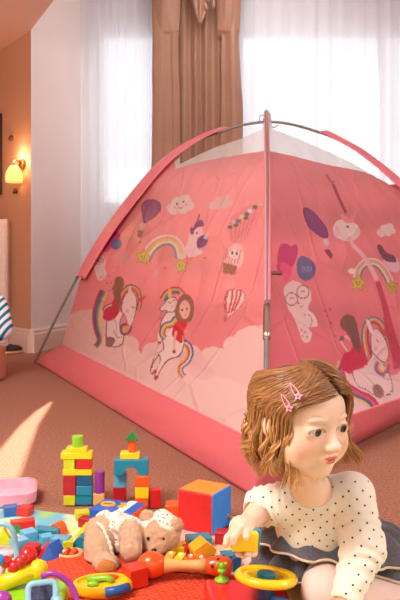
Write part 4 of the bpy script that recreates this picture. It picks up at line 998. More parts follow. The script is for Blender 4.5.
# green bead figure standing on the red console
# yellow music toy
p = G(100, 600, ZR); root = empty('music_toy', (p.x, p.y+.035, ZR+.002), R(8), 'yellow oval toy with green and orange shapes and a blue handle', 'toy')
b = MB(); prof = [(.9, 0), (1, .006), (1, .016), (.94, .022), (.84, .022), (.8, .016)]
b.M = Matrix.Identity(4); b.lathe([(r*.062, z) for r, z in prof], 40, 1, .62); b.build('tray', mat('yellow_plastic', (244, 196, 26), .3, coat=.3), root, smooth=False, auto=35)
b = MB(); b.tube([(-.03, .012, .02), (-.012, .006, .023), (.008, .008, .023), (.02, -.002, .021)], .0065, 10); b.build('green_slider', BM['lgreen'], root, smooth=True)
b = MB(); b.ell((.012, .018, .02), (.022, .007, .006)); b.build('orange_slider', BM['orange'], root, smooth=True)
b = MB(); b.ell((-.02, -.01, .02), (.012, .007, .006)); b.build('knob', BM['lgreen'], root, smooth=True)
b = MB(); b.tube([(.006, -.0415, .015), (.03, -.037, .016), (.052, -.024, .015)], .0095, 12); b.build('handle', BM['blue'], root, smooth=True)
# activity toy in the left corner
px = lambda x, y, d: P(x, y, d)
root = empty('activity_centre', (0, 0, 0), 0, 'colourful plastic activity centre with yellow bar and light blue arch', 'activity toy')
def part(b, n, m, **k): o = b.build(n, m, root, **k); return o
yp = mat('bright_yellow_plastic', (250, 214, 20), .25, coat=.4); gp = mat('lime_plastic', (140, 206, 40), .3, coat=.3); lb = mat('light_blue_plastic', (142, 196, 222), .3, coat=.3); pp = mat('purple_plastic', (160, 50, 160), .3, coat=.3); rp = mat('red_plastic', (216, 26, 36), .3, coat=.4); wp = mat('pale_grey_plastic', (226, 206, 210), .35)
dT = 1.30
b = MB(); vs = []
cpts = [(-30, 592), (46, 578), (60, 600), (66, 650), (-30, 650)]
base = [P(x, y, 1.30+(.05 if y < 593 else -.02)) for x, y in cpts]
zt2 = .055
bp_ = [Vector((-.42, 1.22, 0)), Vector((-.25, 1.24, 0)), Vector((-.262, 1.40, 0)), Vector((-.42, 1.38, 0))]
b = MB(); b.add([(v.x, v.y, ZR+.004) for v in bp_]+[(v.x, v.y, .055) for v in bp_], [(0, 1, 2, 3), (4, 5, 6, 7)]+[(i, (i+1) % 4, (i+1) % 4+4, i+4) for i in range(4)])
part(b, 'base', gp, bevel=.008, bseg=4)
a, c = P(-8, 587, 1.34), P(38, 570, 1.37); b = MB(); b.tube([a, a.lerp(c, .5), c], [.017, .015, .017], 18); b.ell(a, (.019, .019, .019)); b.ell(c, (.02, .02, .02)); part(b, 'bar', yp, smooth=True)
b = MB(); b.tube([c+Vector((0, 0, -.0)), Vector((c.x, c.y, .05))], .012, 12); part(b, 'bar_post', yp, smooth=True)
pts = [P(-12, 560, 1.40), P(-11, 540, 1.40), P(-6, 528, 1.40), P(1, 524, 1.40), P(9, 526, 1.40), P(14, 534, 1.40), P(16, 546, 1.40), P(17, 562, 1.39)]
b = MB(); b.tube(smooth_curve(pts, 30), .0055, 12); part(b, 'arch', lb, smooth=True)
b = MB(); b.ell(P(28, 556, 1.41), (.018, .02, .02)); 
part(b, 'red_dome', rp, smooth=True)
for x, y, r_ in [(6, 562, .012), (14, 567, .013), (20, 562, .012), (24, 558, .009)]: b = MB(); b.ell(P(x, y, 1.36), (r_, r_, r_)); part(b, 'red_ball', rp, smooth=True)
b = MB(); b.ell(P(2, 553, 1.42), (.032, .022, .013)); b.tube([P(2, 556, 1.42), Vector((P(2, 556, 1.42).x, 1.40, .04))], .01, 10); part(b, 'dish', wp, smooth=True)
b = MB(); b.ell(P(-2, 560, 1.35), (.013, .012, .012)); part(b, 'blue_knob', BM['azure'], smooth=True)
# framed mirror
mc = P(42, 596, 1.25); b = MB(); M_ = Matrix.Translation(mc) @ Matrix.Rotation(R(-30), 4, 'X') @ Matrix.Rotation(R(12), 4, 'Z') @ Matrix.Rotation(R(-8), 4, 'Y')
b.M = M_; q_ = rr(.024, .022, .009, 6); b.tube([(x, 0, y) for x, y in q_], .0055, 10, True); fr_ = part(b, 'mirror_frame', lb, smooth=True)
b = MB(); b.M = M_; b.prism([(x*.96, y*.96) for x, y in q_], -.001, .006); pm = mat('mirror_panel', (70, 64, 84), .12, metal=.7, var=.7, vscale=70); o = b.build('mirror', pm, fr_)
b = MB(); b.tube([P(54, 598, 1.25), P(60, 604, 1.24)], .008, 12); part(b, 'mirror_hinge', lb, smooth=True)
pts = [P(42, 577, 1.33), P(50, 573.5, 1.33), P(60, 576, 1.33), P(69, 583, 1.33), P(75, 594, 1.32), P(77, 606, 1.31), P(76, 625, 1.3)]
b = MB(); b.tube(smooth_curve(pts, 30), .006, 12); part(b, 'purple_arch', pp, smooth=True)
b = MB(); b.ell(P(2, 600, 1.26), (.018, .014, .016)); part(b, 'purple_knob', pp, smooth=True)
# red console with steering wheel
root = empty('steering_toy', (0, 0, 0), 0, 'red toy dashboard with yellow steering wheel in front of the child', 'toy dashboard')
zr = .052
q_ = [G(205, 578, zr), Vector((.10, 1.402, zr)), Vector((.165, 1.385, zr)), Vector((.182, 1.2, zr)), G(218, 640, zr)]
b = MB(); n = len(q_); ce = sum(q_, Vector())/n
def off(p, k): return Vector((ce.x+(p.x-ce.x)*k, ce.y+(p.y-ce.y)*k, p.z))
vs = []; ringz = [(1.03, ZM+.01), (1.04, ZM+.03), (1.0, zr-.006), (.97, zr)]
for k, z in ringz: vs += [(off(p, k).x, off(p, k).y, z) for p in q_]
fs = [tuple(range(n-1, -1, -1)), tuple((len(ringz)-1)*n+i for i in range(n))]
for j in range(len(ringz)-1): fs += [(j*n+i, j*n+(i+1) % n, (j+1)*n+(i+1) % n, (j+1)*n+i) for i in range(n)]
b.add(vs, fs); part(b, 'dashboard', rp, bevel=.006, bseg=4)
wc = P(266, 577, 1.305); tilt = Matrix.Rotation(R(-8), 4, 'X') @ Matrix.Rotation(R(4), 4, 'Y')
b = MB(); b.M = Matrix.Translation(wc) @ tilt; Rw = .0505
b.tube([(Rw*math.cos(a), Rw*math.sin(a), 0) for a in [2*PI*k/48 for k in range(48)]], .0085, 14, True)
b.lathe([(.046, -.004), (.048, 0), (.046, .003), (.03, .004), (.028, -.004)], 40)
part(b, 'wheel', mat('wheel_yellow', (250, 206, 24), .25, coat=.4), smooth=True)
b = MB(); b.M = Matrix.Translation(wc) @ tilt; b.lathe([(.018, 0), (.018, .007), (.014, .010), (.004, .011)], 24); part(b, 'wheel_hub', BM['teal'], auto=40)
b = MB(); b.tube([wc+Vector((0, 0, -.004)), Vector((wc.x, wc.y, zr-.004))], .016, 16); part(b, 'wheel_column', BM['dblue'], smooth=True)
a = P(258, 590, 1.31); c = P(300, 592, 1.27); a.z = c.z = zr+.006; b = MB(); b.tube([a, a.lerp(c, .5)+Vector((0, 0, .003)), c], [.005, .006, .007], 10); b.ell(c, (.01, .01, .008)); part(b, 'lever', BM['azure'], smooth=True)
kp = Vector((G(222, 581, zr).x, G(222, 581, zr).y-.0, zr)); b = MB(); b.M = Matrix.Translation(kp)
b.lathe([(.0145, 0), (.0145, .004), (.006, .007), (.0055, .016), (.009, .019), (.009, .023), (.004, .026)], 20); b.M = Matrix.Translation(kp+Vector((0, 0, .03))); b.ell((0, 0, 0), (.007, .006, .007)); b.ell((-.008, 0, .003), (.004, .003, .005)); b.ell((.008, 0, .003), (.004, .003, .005))
part(b, 'green_figure_knob', BM['lgreen'], smooth=True)

# striped cushion and small shoes at the left edge
def stripes(name):
    m, nt, b = new_mat(name); b.inputs['Roughness'].default_value = .8
    tc = nt.nodes.new('ShaderNodeTexCoord'); mp = nt.nodes.new('ShaderNodeMapping'); mp.inputs['Rotation'].default_value = (0, R(38), 0); wv = nt.nodes.new('ShaderNodeTexWave'); wv.bands_direction = 'X' if False else 'Z'
    wv.inputs['Scale'].default_value = 8.5; wv.inputs['Distortion'].default_value = 1.2; wv.inputs['Detail'].default_value = 0
    r = nt.nodes.new('ShaderNodeValToRGB'); r.color_ramp.interpolation = 'CONSTANT'; e = r.color_ramp.elements
    e[0].color = (*lin((16, 104, 150)), 1); e[1].position = .3; e[1].color = (*lin((60, 170, 206)), 1); x = e.new(.48); x.color = (*lin((236, 240, 242)), 1)
    nt.links.new(tc.outputs['Object'], mp.inputs['Vector']); nt.links.new(mp.outputs[0], wv.inputs['Vector']); nt.links.new(wv.outputs['Fac'], r.inputs['Fac']); nt.links.new(r.outputs['Color'], b.inputs['Base Color']); return m
pc = P(-14, 320, 4.3); b = MB()
def cush(u, v):
    th = 2*PI*u; ph = PI*(v-.5); sgnp = lambda x, e: math.copysign(abs(x)**e, x)
    return (.15*sgnp(math.cos(ph), .6)*sgnp(math.cos(th), .45), .06*sgnp(math.cos(ph), 1)*1.0*sgnp(math.sin(th), 1), .15*sgnp(math.sin(ph), .5))
b.grid(cush, 48, 30); o = b.build('striped_cushion', stripes('striped_cotton'), smooth=True, loc=pc); o.rotation_euler = (R(-12), R(-14), R(10))
tag(o, 'white and blue striped cushion cut off by the left edge', 'cushion')
ps = G(-16, 352); b = MB(); b.box(-.14, .14, -.12, .12, 0, pc.z-.17); o = b.build('footstool', mat('beige_stool_fabric', (206, 150, 120), .8), bevel=.02, bseg=3, loc=(pc.x-.06, pc.y+.05, 0)); tag(o, 'low beige stool under the striped cushion at left edge', 'stool')
sp = G(13, 353); root = empty('slipper', (sp.x, sp.y, 0), R(-40), 'small dark patterned slipper with tan sole on the floor by the wall', 'slipper')
b = MB(); b.lathe([(.9*.05, 0), (.055, .006), (.052, .02)], 28, 1.0, 1.9); b.build('sole', BM['tan'], root, auto=40)
b = MB(); b.grid(lambda u, v: (.05*math.cos(PI*u)*(1-.25*v), -.02-.08*math.sin(PI*v*.5)*math.sin(PI*u)**.3*(1 if True else 1)+.0, .02+.06*math.sin(PI*u)*(1-v*.8)), 20, 14)
b.ell((0, .0, .035), (.047, .085, .035)); mm = mat('dark_knit', (60, 44, 50), .9, var=.9, vscale=60); b.build('upper', mm, root, smooth=True)
# ================= child =================
class Field:
    def __init__(s, lo, hi, h):
        s.h = h; s.lo = np.array(lo, np.float32); s.n = np.ceil((np.array(hi)-np.array(lo))/h).astype(int)+1
        s.F = np.full(s.n, .06, np.float32); s.ax = [s.lo[k]+h*np.arange(s.n[k], dtype=np.float32) for k in range(3)]
    def _sub(s, c, rad):
        sl = []
        for k in range(3):
            a = int(max(0, np.floor((c[k]-rad[k]-s.lo[k])/s.h))); b = int(min(s.n[k], np.ceil((c[k]+rad[k]-s.lo[k])/s.h)+1)); 
            if b <= a: return None
            sl.append(slice(a, b))
        return tuple(sl)
    def _pts(s, sl): return np.stack(np.meshgrid(s.ax[0][sl[0]], s.ax[1][sl[1]], s.ax[2][sl[2]], indexing='ij'), -1)
    def _join(s, sl, d, k, op):
        f = s.F[sl]
        if op == 'add':
            if k > 0:
                hh = np.clip(.5+.5*(f-d)/k, 0, 1); s.F[sl] = f*(1-hh)+d*hh-k*hh*(1-hh)
            else: s.F[sl] = np.minimum(f, d)
        else:                                   # carve
            if k > 0:
                hh = np.clip(.5-.5*(f+d)/k, 0, 1); s.F[sl] = f*(1-hh)+(-d)*hh+k*hh*(1-hh)
            else: s.F[sl] = np.maximum(f, -d)
    def ell(s, c, r, Rm=None, k=.01, op='add'):
        m = max(r)+.03+k; sl = s._sub(c, (m, m, m))
        if sl is None: return
        p = s._pts(sl)-np.array(c, np.float32)
        if Rm is not None: p = p @ np.array(Rm, np.float32)      # world -> local (Rm: local->world)
        r = np.array(r, np.float32); k0 = np.sqrt(((p/r)**2).sum(-1)); k1 = np.sqrt(((p/(r*r))**2).sum(-1))+1e-6
        s._join(sl, k0*(k0-1)/k1, k, op)
    def cap(s, a, b, ra, rb, k=.01, op='add', flat=None):
        a = np.array(a, np.float32); b = np.array(b, np.float32); m = max(ra, rb)+.03+k
        lo = np.minimum(a, b)-m; hi = np.maximum(a, b)+m; sl = s._sub((lo+hi)/2, (hi-lo)/2)
        if sl is None: return
        p = s._pts(sl); ab = b-a; t = np.clip(((p-a)@ab)/float(ab@ab), 0, 1)
        q = p-a-t[..., None]*ab
        s._join(sl, np.sqrt((q**2).sum(-1))-(ra+(rb-ra)*t), k, op)
    def chain(s, pts, rs, k=.01):
        for i in range(len(pts)-1): s.cap(pts[i], pts[i+1], rs[i], rs[i+1], k)
    def mesh(s):
        Fd = s.F; sg = Fd < 0; n = np.array(Fd.shape)
        c = np.zeros(n-1, np.int8)
        for dx in (0, 1):
            for dy in (0, 1):
                for dz in (0, 1): c += sg[dx:n[0]-1+dx, dy:n[1]-1+dy, dz:n[2]-1+dz]
        act = (c > 0) & (c < 8); ids = np.argwhere(act); N = len(ids)
        num = np.full(n-1, -1, np.int32); num[act] = np.arange(N)
        acc = np.zeros((N, 3)); cnt = np.zeros(N)
        corners = [(x, y, z) for x in (0, 1) for y in (0, 1) for z in (0, 1)]
        val = {cc: Fd[ids[:, 0]+cc[0], ids[:, 1]+cc[1], ids[:, 2]+cc[2]] for cc in corners}
        for a in corners:
            for ax in range(3):
                if a[ax] == 0:
                    b = list(a); b[ax] = 1; b = tuple(b); fa, fb = val[a], val[b]; m = (fa < 0) != (fb < 0)
                    t = fa[m]/(fa[m]-fb[m]); pt = np.tile(np.array(a, float), (m.sum(), 1)); pt[:, ax] = t
                    acc[m] += pt; cnt[m] += 1
        V = s.lo+s.h*(ids+acc/cnt[:, None])
        Q = []
        for ax in range(3):
            u, v = [(1, 2), (2, 0), (0, 1)][ax]
            sa = [slice(None)]*3; sb = [slice(None)]*3; sa[ax] = slice(0, n[ax]-1); sb[ax] = slice(1, n[ax])
            A, B = sg[tuple(sa)], sg[tuple(sb)]; e = np.argwhere(A != B)
            e = e[(e[:, u] > 0) & (e[:, v] > 0) & (e[:, u] < n[u]-1) & (e[:, v] < n[v]-1)]
            ins = A[e[:, 0], e[:, 1], e[:, 2]]
            def g(du, dv): q = e.copy(); q[:, u] -= du; q[:, v] -= dv; return num[q[:, 0], q[:, 1], q[:, 2]]
            q = np.stack([g(1, 1), g(0, 1), g(0, 0), g(1, 0)], 1); q[~ins] = q[~ins][:, ::-1]; Q.append(q)
        return V, np.concatenate(Q)

hc = P(302, 415.5, 1.275)                     # head centre at eye height
Rh = np.array((Matrix.Rotation(R(-1), 3, 'Y') @ Matrix.Rotation(R(32), 3, 'Z') @ Matrix.Rotation(R(8), 3, 'X')))
hcn = np.array(hc); HS = 1.03
def HW(p): return hcn+Rh@(np.array(p)*HS)
def Hl(V): return ((V-hcn)@Rh)/HS
fl = Field((-.02, 1.08, 0), (.5, 1.66, .53), .0021)
def he(c, r, k=.012, op='add'): fl.ell(HW(c), [x*HS for x in r], Rh, k, op)
def hk(a, b, ra, rb, k=.006, op='add'): fl.cap(HW(a), HW(b), ra*HS, rb*HS, k, op)
# skeleton
neck0 = P(309, 488, 1.345); 
shL, shR = P(283, 503, 1.365), P(352, 494, 1.345)
chest, belly, pelv = P(316, 512, 1.39), P(321, 534, 1.41), P(338, 552, 1.49)
elR, wrR = P(263, 506, 1.375), P(245, 527, 1.30)
elL, wrL = P(363, 547, 1.30), P(346, 596, 1.235)
HND = Vector((wrL.x-.010, wrL.y-.018, .022))
kneeR, ankR = P(266, 553, 1.47), P(305, 545, 1.64)
hipR, hipL = pelv+Vector((-.055, -.02, -.01)), pelv+Vector((.06, -.01, -.01))
kneeL = P(327, 594, 1.31); ankL = P(400, 590, 1.33)
kneeR.z = .068; kneeL.z = .068; ankR.z = .045; ankL.z = .038
hipR.z = hipL.z = max(pelv.z-.01, .07)
# torso
fl.ell(chest, (.072, .056, .064), None, .03); fl.ell(belly, (.079, .064, .066), None, .04); fl.ell(pelv, (.09, .078, .07), None, .03)
fl.cap(neck0, HW((0, .02, -.06)), .031, .034, .015); fl.cap(chest+Vector((-.005, .0, .03)), neck0, .045, .032, .02)
fl.cap(shL, shR, .032, .032, .02)
# limbs
fl.chain([shL, elR, wrR], [.031, .025, .017], .012)
fl.chain([shR, elL, wrL], [.034, .027, .018], .012)
fl.chain([hipR, kneeR, ankR], [.055, .042, .026], .015); fl.chain([hipL, kneeL, ankL], [.055, .042, .028], .015)
for ank, dr in ((ankR, Vector((.05, .01, 0))), (ankL, Vector((.055, .0, -.0)))): fl.cap(ank, ank+dr, .024, .018, .01)
# head
he((0, .018, .015), (.070, .084, .062), .01); he((0, -.018, -.012), (.063, .062, .070), .02)
he((0, -.030, .028), (.053, .045, .038), .015)                                  # forehead
for sx_ in (-1, 1):
    he((sx_*.036, -.040, -.038), (.029, .030, .030), .016)                   # cheeks
    he((sx_*.030, -.030, -.058), (.026, .030, .022), .016)
he((0, -.052, -.074), (.020, .020, .017), .016)                               # chin
he((0, -.030, -.078), (.034, .034, .016), .016)                               # soft under the chin
for sx_ in (-1, 1):
    he((sx_*.029, -.088, -.003), (.018, .0165, .0105), .016, 'cut')           # orbits
    he((sx_*.029, -.0620, -.004), (.0185, .0158, .0130), .006)                 # lids
    he((sx_*.0285, -.082, -.0035), (.0146, .0155, .0056), .002, 'cut')      # opening between the lids
    hk((sx_*.016, -.077, .0165), (sx_*.042, -.068, .0155), -.001, -.001, .012)      # brow ridge
hk((0, -.073, .000), (0, -.087, -.024), .0035, .0080, .009)                   # nose
he((0, -.091, -.028), (.0095, .0085, .008), .006)
for sx_ in (-1, 1): he((sx_*.0085, -.083, -.031), (.006, .007, .0055), .005); he((sx_*.0045, -.091, -.0362), (.0026, .003, .0022), .002, 'cut')
he((0, -.072, -.050), (.019, .010, .012), .010)                               # mouth mound
he((-.005, -.0812, -.0480), (.0080, .0040, .0036), .003); he((.005, -.0812, -.0480), (.0080, .0040, .0036), .003); he((0, -.0800, -.0550), (.0100, .0046, .0040), .003)
hk((-.0135, -.0815, -.0500), (0, -.0836, -.0518), .0009, .0010, .0015, 'cut'); hk((0, -.0836, -.0518), (.0135, -.0815, -.0500), .0010, .0009, .0015, 'cut')
for sx_ in (-1, 1): he((sx_*.073, .005, -.008), (.007, .015, .021), .006); 
# right hand (left in the photo) round a yellow block
hb = P(244.5, 541, 1.262)                      # block centre
u_ = (Vector(hb)-wrR).normalized()
palm = wrR.lerp(hb, .42)+Vector((-.006, .012, .006))
fl.chain([wrR, palm], [.017, .019], .008); fl.ell(palm, (.022, .017, .020), None, .008)
def finger(pts, r, k=.004): fl.chain([P(*p) if len(p) == 3 else Vector(p) for p in pts], [r, r*.95, r*.88, r*.8][:len(pts)], k)
finger([(240, 527, 1.285), (233, 532, 1.272), (228, 538, 1.262), (226, 544, 1.258)], .0078)     # index, along the block's left
finger([(243, 528, 1.280), (238, 531, 1.256), (234, 537, 1.246), (233, 543, 1.245)], .0074)
finger([(252, 531, 1.29), (247, 533, 1.262), (246, 537, 1.245)], .0072)
finger([(248, 535, 1.305), (255, 546, 1.295), (254, 553, 1.272), (247, 554, 1.258)], .0070)       # fingers beneath
finger([(246, 536, 1.305), (246, 548, 1.300), (244, 555, 1.278), (238, 554, 1.262)], .0068)
# left hand flat on the floor
fl.chain([wrL, HND+Vector((0, .012, .016)), HND], [.018, .018, .016], .008); fl.ell(HND+Vector((-.002, -.012, -.003)), (.025, .022, .012), None, .006)
for k_, (dx, L1) in enumerate([(-.024, .030), (-.011, .037), (.003, .039), (.016, .032)]):
    a = HND+Vector((dx*.7, -.026, -.002)); m1 = a+Vector((dx*.25, -L1*.5, .003)); e = a+Vector((dx*.5, -L1, -.009)); fl.chain([a, m1, e], [.0078, .0072, .0062], .004)
a = HND+Vector((-.02, -.0, -.002)); fl.chain([a, a+Vector((-.018, -.012, -.002)), a+Vector((-.03, -.026, -.006))], [.0088, .008, .0068], .004)
fl.F = np.maximum(fl.F, (ZM+.002)-fl.ax[2][None, None, :])
V, Q = fl.mesh()
def smoothstep(x, a, b): t = np.clip((x-a)/(b-a), 0, 1); return t*t*(3-2*t)
skin = np.array(lin((245, 206, 180))); blush = np.array(lin((240, 150, 128))); lip = np.array(lin((210, 104, 96)))
col = np.tile(skin, (len(V), 1)); L_ = Hl(V)
def blend(m, c): 
    global col
    col = col*(1-m[:, None])+np.array(c)*m[:, None]
front = (L_[:, 1] < -.03)
for sx_ in (-1, 1):
    d = np.sqrt(((L_[:, 0]-sx_*.043)/.024)**2+((L_[:, 2]+.036)/.020)**2); blend((1-smoothstep(d, .3, 1.1))*.38*front, blush)
d = np.sqrt((L_[:, 0]/.012)**2+((L_[:, 2]+.030)/.009)**2); blend((1-smoothstep(d, .4, 1.1))*.3*front, blush)
for cx, cz, rx, rz in [(-.005, -.0482, .0088, .0036), (.005, -.0482, .0088, .0036), (0, -.0552, .0102, .0042)]:
    d = np.sqrt(((L_[:, 0]-cx)/rx)**2+((L_[:, 2]-cz)/rz)**2); blend((1-smoothstep(d, .8, 1.15))*front*(L_[:, 1] < -.074)*.92, lip)
d = np.sqrt((L_[:, 0]/.0135)**2+((L_[:, 2]+.0513)/.0011)**2); blend((1-smoothstep(d, .6, 1.1))*front*(L_[:, 1] < -.07)*.7, lin((120, 40, 44)))
for sx_ in (-1, 1):     # faint brows, lash line
    x = np.abs(L_[:, 0]); m_ = (np.sign(L_[:, 0]) == sx_)*front
    zb_ = .0195+.0045*np.sin(np.clip((x-.014)/.032, 0, 1)*PI)-.002*(x > .04); wb = .0022*np.clip((x-.012)/.006, 0, 1)*np.clip((.049-x)/.012, 0, 1)
    blend(np.clip(1-np.abs(L_[:, 2]-zb_)/(wb+1e-5), 0, 1)*.42*m_*(wb > 0), lin((150, 100, 66)))
    d = ((L_[:, 0]-sx_*.0285)/.0168)**2+((L_[:, 2]+.0035)/.0074)**2
    blend(np.clip(1-np.abs(d-.86)/.30, 0, 1)*.9*m_*(L_[:, 2] > -.0045), lin((84, 50, 38)))
    blend(np.clip(1-np.abs(d-.86)/.30, 0, 1)*.30*m_*(L_[:, 2] <= -.0045), lin((190, 120, 100)))
m_skin = attr_mat('child_skin', .45, sub=.25, spec=.35)
child = empty('person', (pelv.x, pelv.y, 0), 0, 'small child sitting on the floor in dotted cream shirt and dark skirt', 'person')
inv = Matrix.Translation((-pelv.x, -pelv.y, 0))
def ch(o): o.parent = child; o.matrix_parent_inverse = inv; return o
body = ch(npmesh('body', V, Q, m_skin, None, col))
# eyes
gaze = Vector((.24, -1, -.03)).normalized()       # in head space, towards the photo's right
def eye_mesh():
    n, m_ = 32, 24; v = []; cl = []
    for i in range(m_+1):
        th = PI*i/m_
        for k in range(n):
            ph = 2*PI*k/n; v.append((math.sin(th)*math.cos(ph), math.sin(th)*math.sin(ph), math.cos(th)))
    f = [(i*n+k, (i+1)*n+k, (i+1)*n+(k+1) % n, i*n+(k+1) % n) for i in range(m_) for k in range(n)]
    return np.array(v), np.array(f)
m_eye = attr_mat('eye_gloss', .08, spec=.7)
for sx_ in (-1, 1):
    ev, ef = eye_mesh(); th = np.arccos(np.clip(ev[:, 2], -1, 1)); cl = np.tile(lin((214, 200, 192)), (len(ev), 1))
    cl[th < .74] = lin((36, 26, 22)); cl[th < .66] = lin((76, 56, 42)); cl[th < .34] = lin((12, 9, 9))
    q = gaze.to_track_quat('Z', 'Y').to_matrix(); pts = (np.array(q)@(ev*.0142).T).T+np.array((sx_*.0285, -.0625, -.004))
    ch(npmesh('eye', hcn+(Rh@(pts*HS).T).T, ef, m_eye, None, cl))

# ---- clothing
cream = np.array(lin((243, 234, 218)))
fs_ = Field((-.02, 1.08, .03), (.46, 1.62, .34), .0026); o_ = .0045
fs_.ell(chest, (.072+o_, .057+o_, .064+o_), None, .03); fs_.ell(belly, (.080+o_, .066+o_, .066+o_), None, .05)
fs_.ell(pelv+Vector((0, 0, .012)), (.088+o_, .074+o_, .055), None, .03)
fs_.cap(chest+Vector((-.005, 0, .03)), neck0, .045+o_, .034+o_, .02); fs_.cap(shL, shR, .032+o_, .032+o_, .02)
sw = shL.lerp(elR, .95); fs_.chain([shL, sw, elR+(wrR-elR)*.06], [.034+o_, .031+o_, .031+o_], .014)
fs_.chain([shR, elL, wrL], [.038+o_, .035+o_, .022+o_], .014)
fs_.cap(neck0+Vector((0, -.02, .016)), neck0+Vector((-.004, -.1, -.004)), .0425, .044, .004, 'cut') 
fs_.cap(neck0+Vector((0, -.01, .01)), HW((0, .02, -.06)), .036, .05, .003, 'cut')
e = wrL+(wrL-elL).normalized()*.012; fs_.ell(e+(wrL-elL).normalized()*.030, (.034, .034, .034), None, .002, 'cut')
sc_ = elR+(wrR-elR).normalized()*.036; fs_.ell(sc_+Vector((-.004, 0, -.012)), (.034, .034, .034), None, .002, 'cut')
SV, SQ = fs_.mesh()
# folds in the sleeve and at the belly
def vnormals(V, Q):
    n = np.cross(V[Q[:, 2]]-V[Q[:, 0]], V[Q[:, 3]]-V[Q[:, 1]]); vn = np.zeros_like(V)
    for k in range(4): np.add.at(vn, Q[:, k], n)
    return vn/(np.linalg.norm(vn, axis=1, keepdims=True)+1e-9)
vn = vnormals(SV, SQ)
def along(V, a, b):
    a = np.array(a); b = np.array(b); ab = b-a; t = ((V-a)@ab)/(ab@ab); d = np.linalg.norm(V-a-np.clip(t, 0, 1)[:, None]*ab, axis=1); return t, d
t1, d1 = along(SV, shR, elL); t2, d2 = along(SV, elL, wrL)
disp = np.zeros(len(SV))
nzv = np.array([nz(x*22, y*22, z*22) for x, y, z in SV])
m2 = np.clip((.05-d2)/.015, 0, 1)*np.clip(t2*4+1, 0, 1); disp += m2*.0032*np.sin(t2*26+4*nzv)*np.clip((1.05-t2), .2, 1)
m1 = np.clip((.05-d1)/.015, 0, 1)*np.clip((t1-.35)*4, 0, 1); disp += m1*.0024*np.sin(t1*22+5*nzv)
disp += .0016*nzv
t3, d3 = along(SV, shL, elR); disp += np.clip((.05-d3)/.015, 0, 1)*.002*np.sin(t3*16+4*nzv)
SV = SV+vn*disp[:, None]
m_shirt = attr_mat('cream_cotton', .85, spec=.2, sheen=.2, sub=.05, bump=.15, bscale=500, bdist=.0006)
cols = np.tile(cream, (len(SV), 1))
# dots: little printed spots, laid out in rows over the cloth
bvh = BVHTree.FromPolygons([Vector(v) for v in SV], [tuple(q) for q in SQ])
dv, df = [], []
def dot(p, n, r=.00205):
    n = n.normalized(); t = n.cross(Vector((0, 0, 1))); t = t.normalized() if t.length > .05 else Vector((1, 0, 0)); b_ = n.cross(t); o0 = len(dv)
    for k in range(8): dv.append(tuple(p+n*.0007+(t*math.cos(PI*k/4)+b_*math.sin(PI*k/4))*r))
    df.append(tuple(o0+k for k in range(8)))
row = 0; z = .02
while z < .34:
    x = -.02+(.013 if row % 2 else 0)
    while x < .46:
        jx, jz = x+random.uniform(-.0015, .0015), z+random.uniform(-.0015, .0015)
        for y0, dr in ((.9, 1), (1.8, -1)):
            org = Vector((jx, y0, jz)); dirr = Vector((0.0, dr, 0)); h_ = bvh.ray_cast(org, dirr)
            if h_[0] is not None and abs(h_[1].y) > .25 and h_[1].y*dr < 0: dot(h_[0], h_[1])
        x += .026
    z += .0125; row += 1
y = 1.1; 
while y < 1.6:
    x = 0.003
    while x < .46:
        for x0, dr in ((-.2, 1), (.7, -1)): pass
        x += .026
    y += .02
nb = len(SV)
allv = SV.tolist()+dv; allf = SQ.tolist()+[tuple(i+nb for i in f) for f in df]
m_dot = mat('dark_print_dot', (52, 48, 58), .8)
me = bpy.data.meshes.new('shirt'); me.from_pydata(allv, [], allf); me.materials.append(m_shirt); me.materials.append(m_dot)
me.polygons.foreach_set('material_index', [0]*len(SQ)+[1]*len(df)); me.polygons.foreach_set('use_smooth', [True]*len(allf))
a = me.color_attributes.new('Col', 'FLOAT_COLOR', 'POINT'); c4 = np.ones((len(allv), 4), np.float32); c4[:, :3] = cream; a.data.foreach_set('color', c4.ravel())
shirt = bpy.data.objects.new('shirt', me); C.objects.link(shirt); ch(shirt)
def subch(o, par): o.parent = par; o.matrix_parent_inverse = inv if par is child else Matrix.Identity(4); return o
# neckline binding
nb_pts = []
cN = neck0+Vector((0, -.025, .006))
for k in range(40):
    a = 2*PI*k/40; dr = Vector((math.cos(a)*.75, math.sin(a)*.25-.0, -.9*0+math.sin(a)*.0))
# collar: ring of points found on the neck opening
ring = []
for k in range(48):
    a = 2*PI*k/48; p = neck0+Vector((.044*math.cos(a), .008+.046*math.sin(a), .028+.026*math.sin(a)))
    loc, n_, i_, d_ = bvh.find_nearest(p); ring.append(loc+n_*.001)
for _ in range(6): ring = [(ring[i-1]+ring[i]*2+ring[(i+1) % 48])/4 for i in range(48)]
# tights
ft = Field((.02, 1.12, 0), (.56, 1.72, .17), .0028)
ft.chain([hipR, kneeR, ankR], [.0585, .0455, .029], .015); ft.chain([hipL, kneeL, ankL], [.0585, .0455, .031], .015)
for ank, dr in ((ankR, Vector((.05, .01, 0))), (ankL, Vector((.055, 0, 0)))): ft.cap(ank, ank+dr, .027, .021, .01)
ft.ell(pelv, (.093, .081, .068), None, .02)
# stay above the floor
zz3 = ft.ax[2][None, None, :]; ft.F = np.maximum(ft.F, (ZM+.001)-zz3)
TV, TQ = ft.mesh(); m_tights = mat('pale_pink_tights', (236, 206, 196), .85, var=.03, vscale=200, sheen=.2)
ch(npmesh('tights', TV, TQ, m_tights, None))
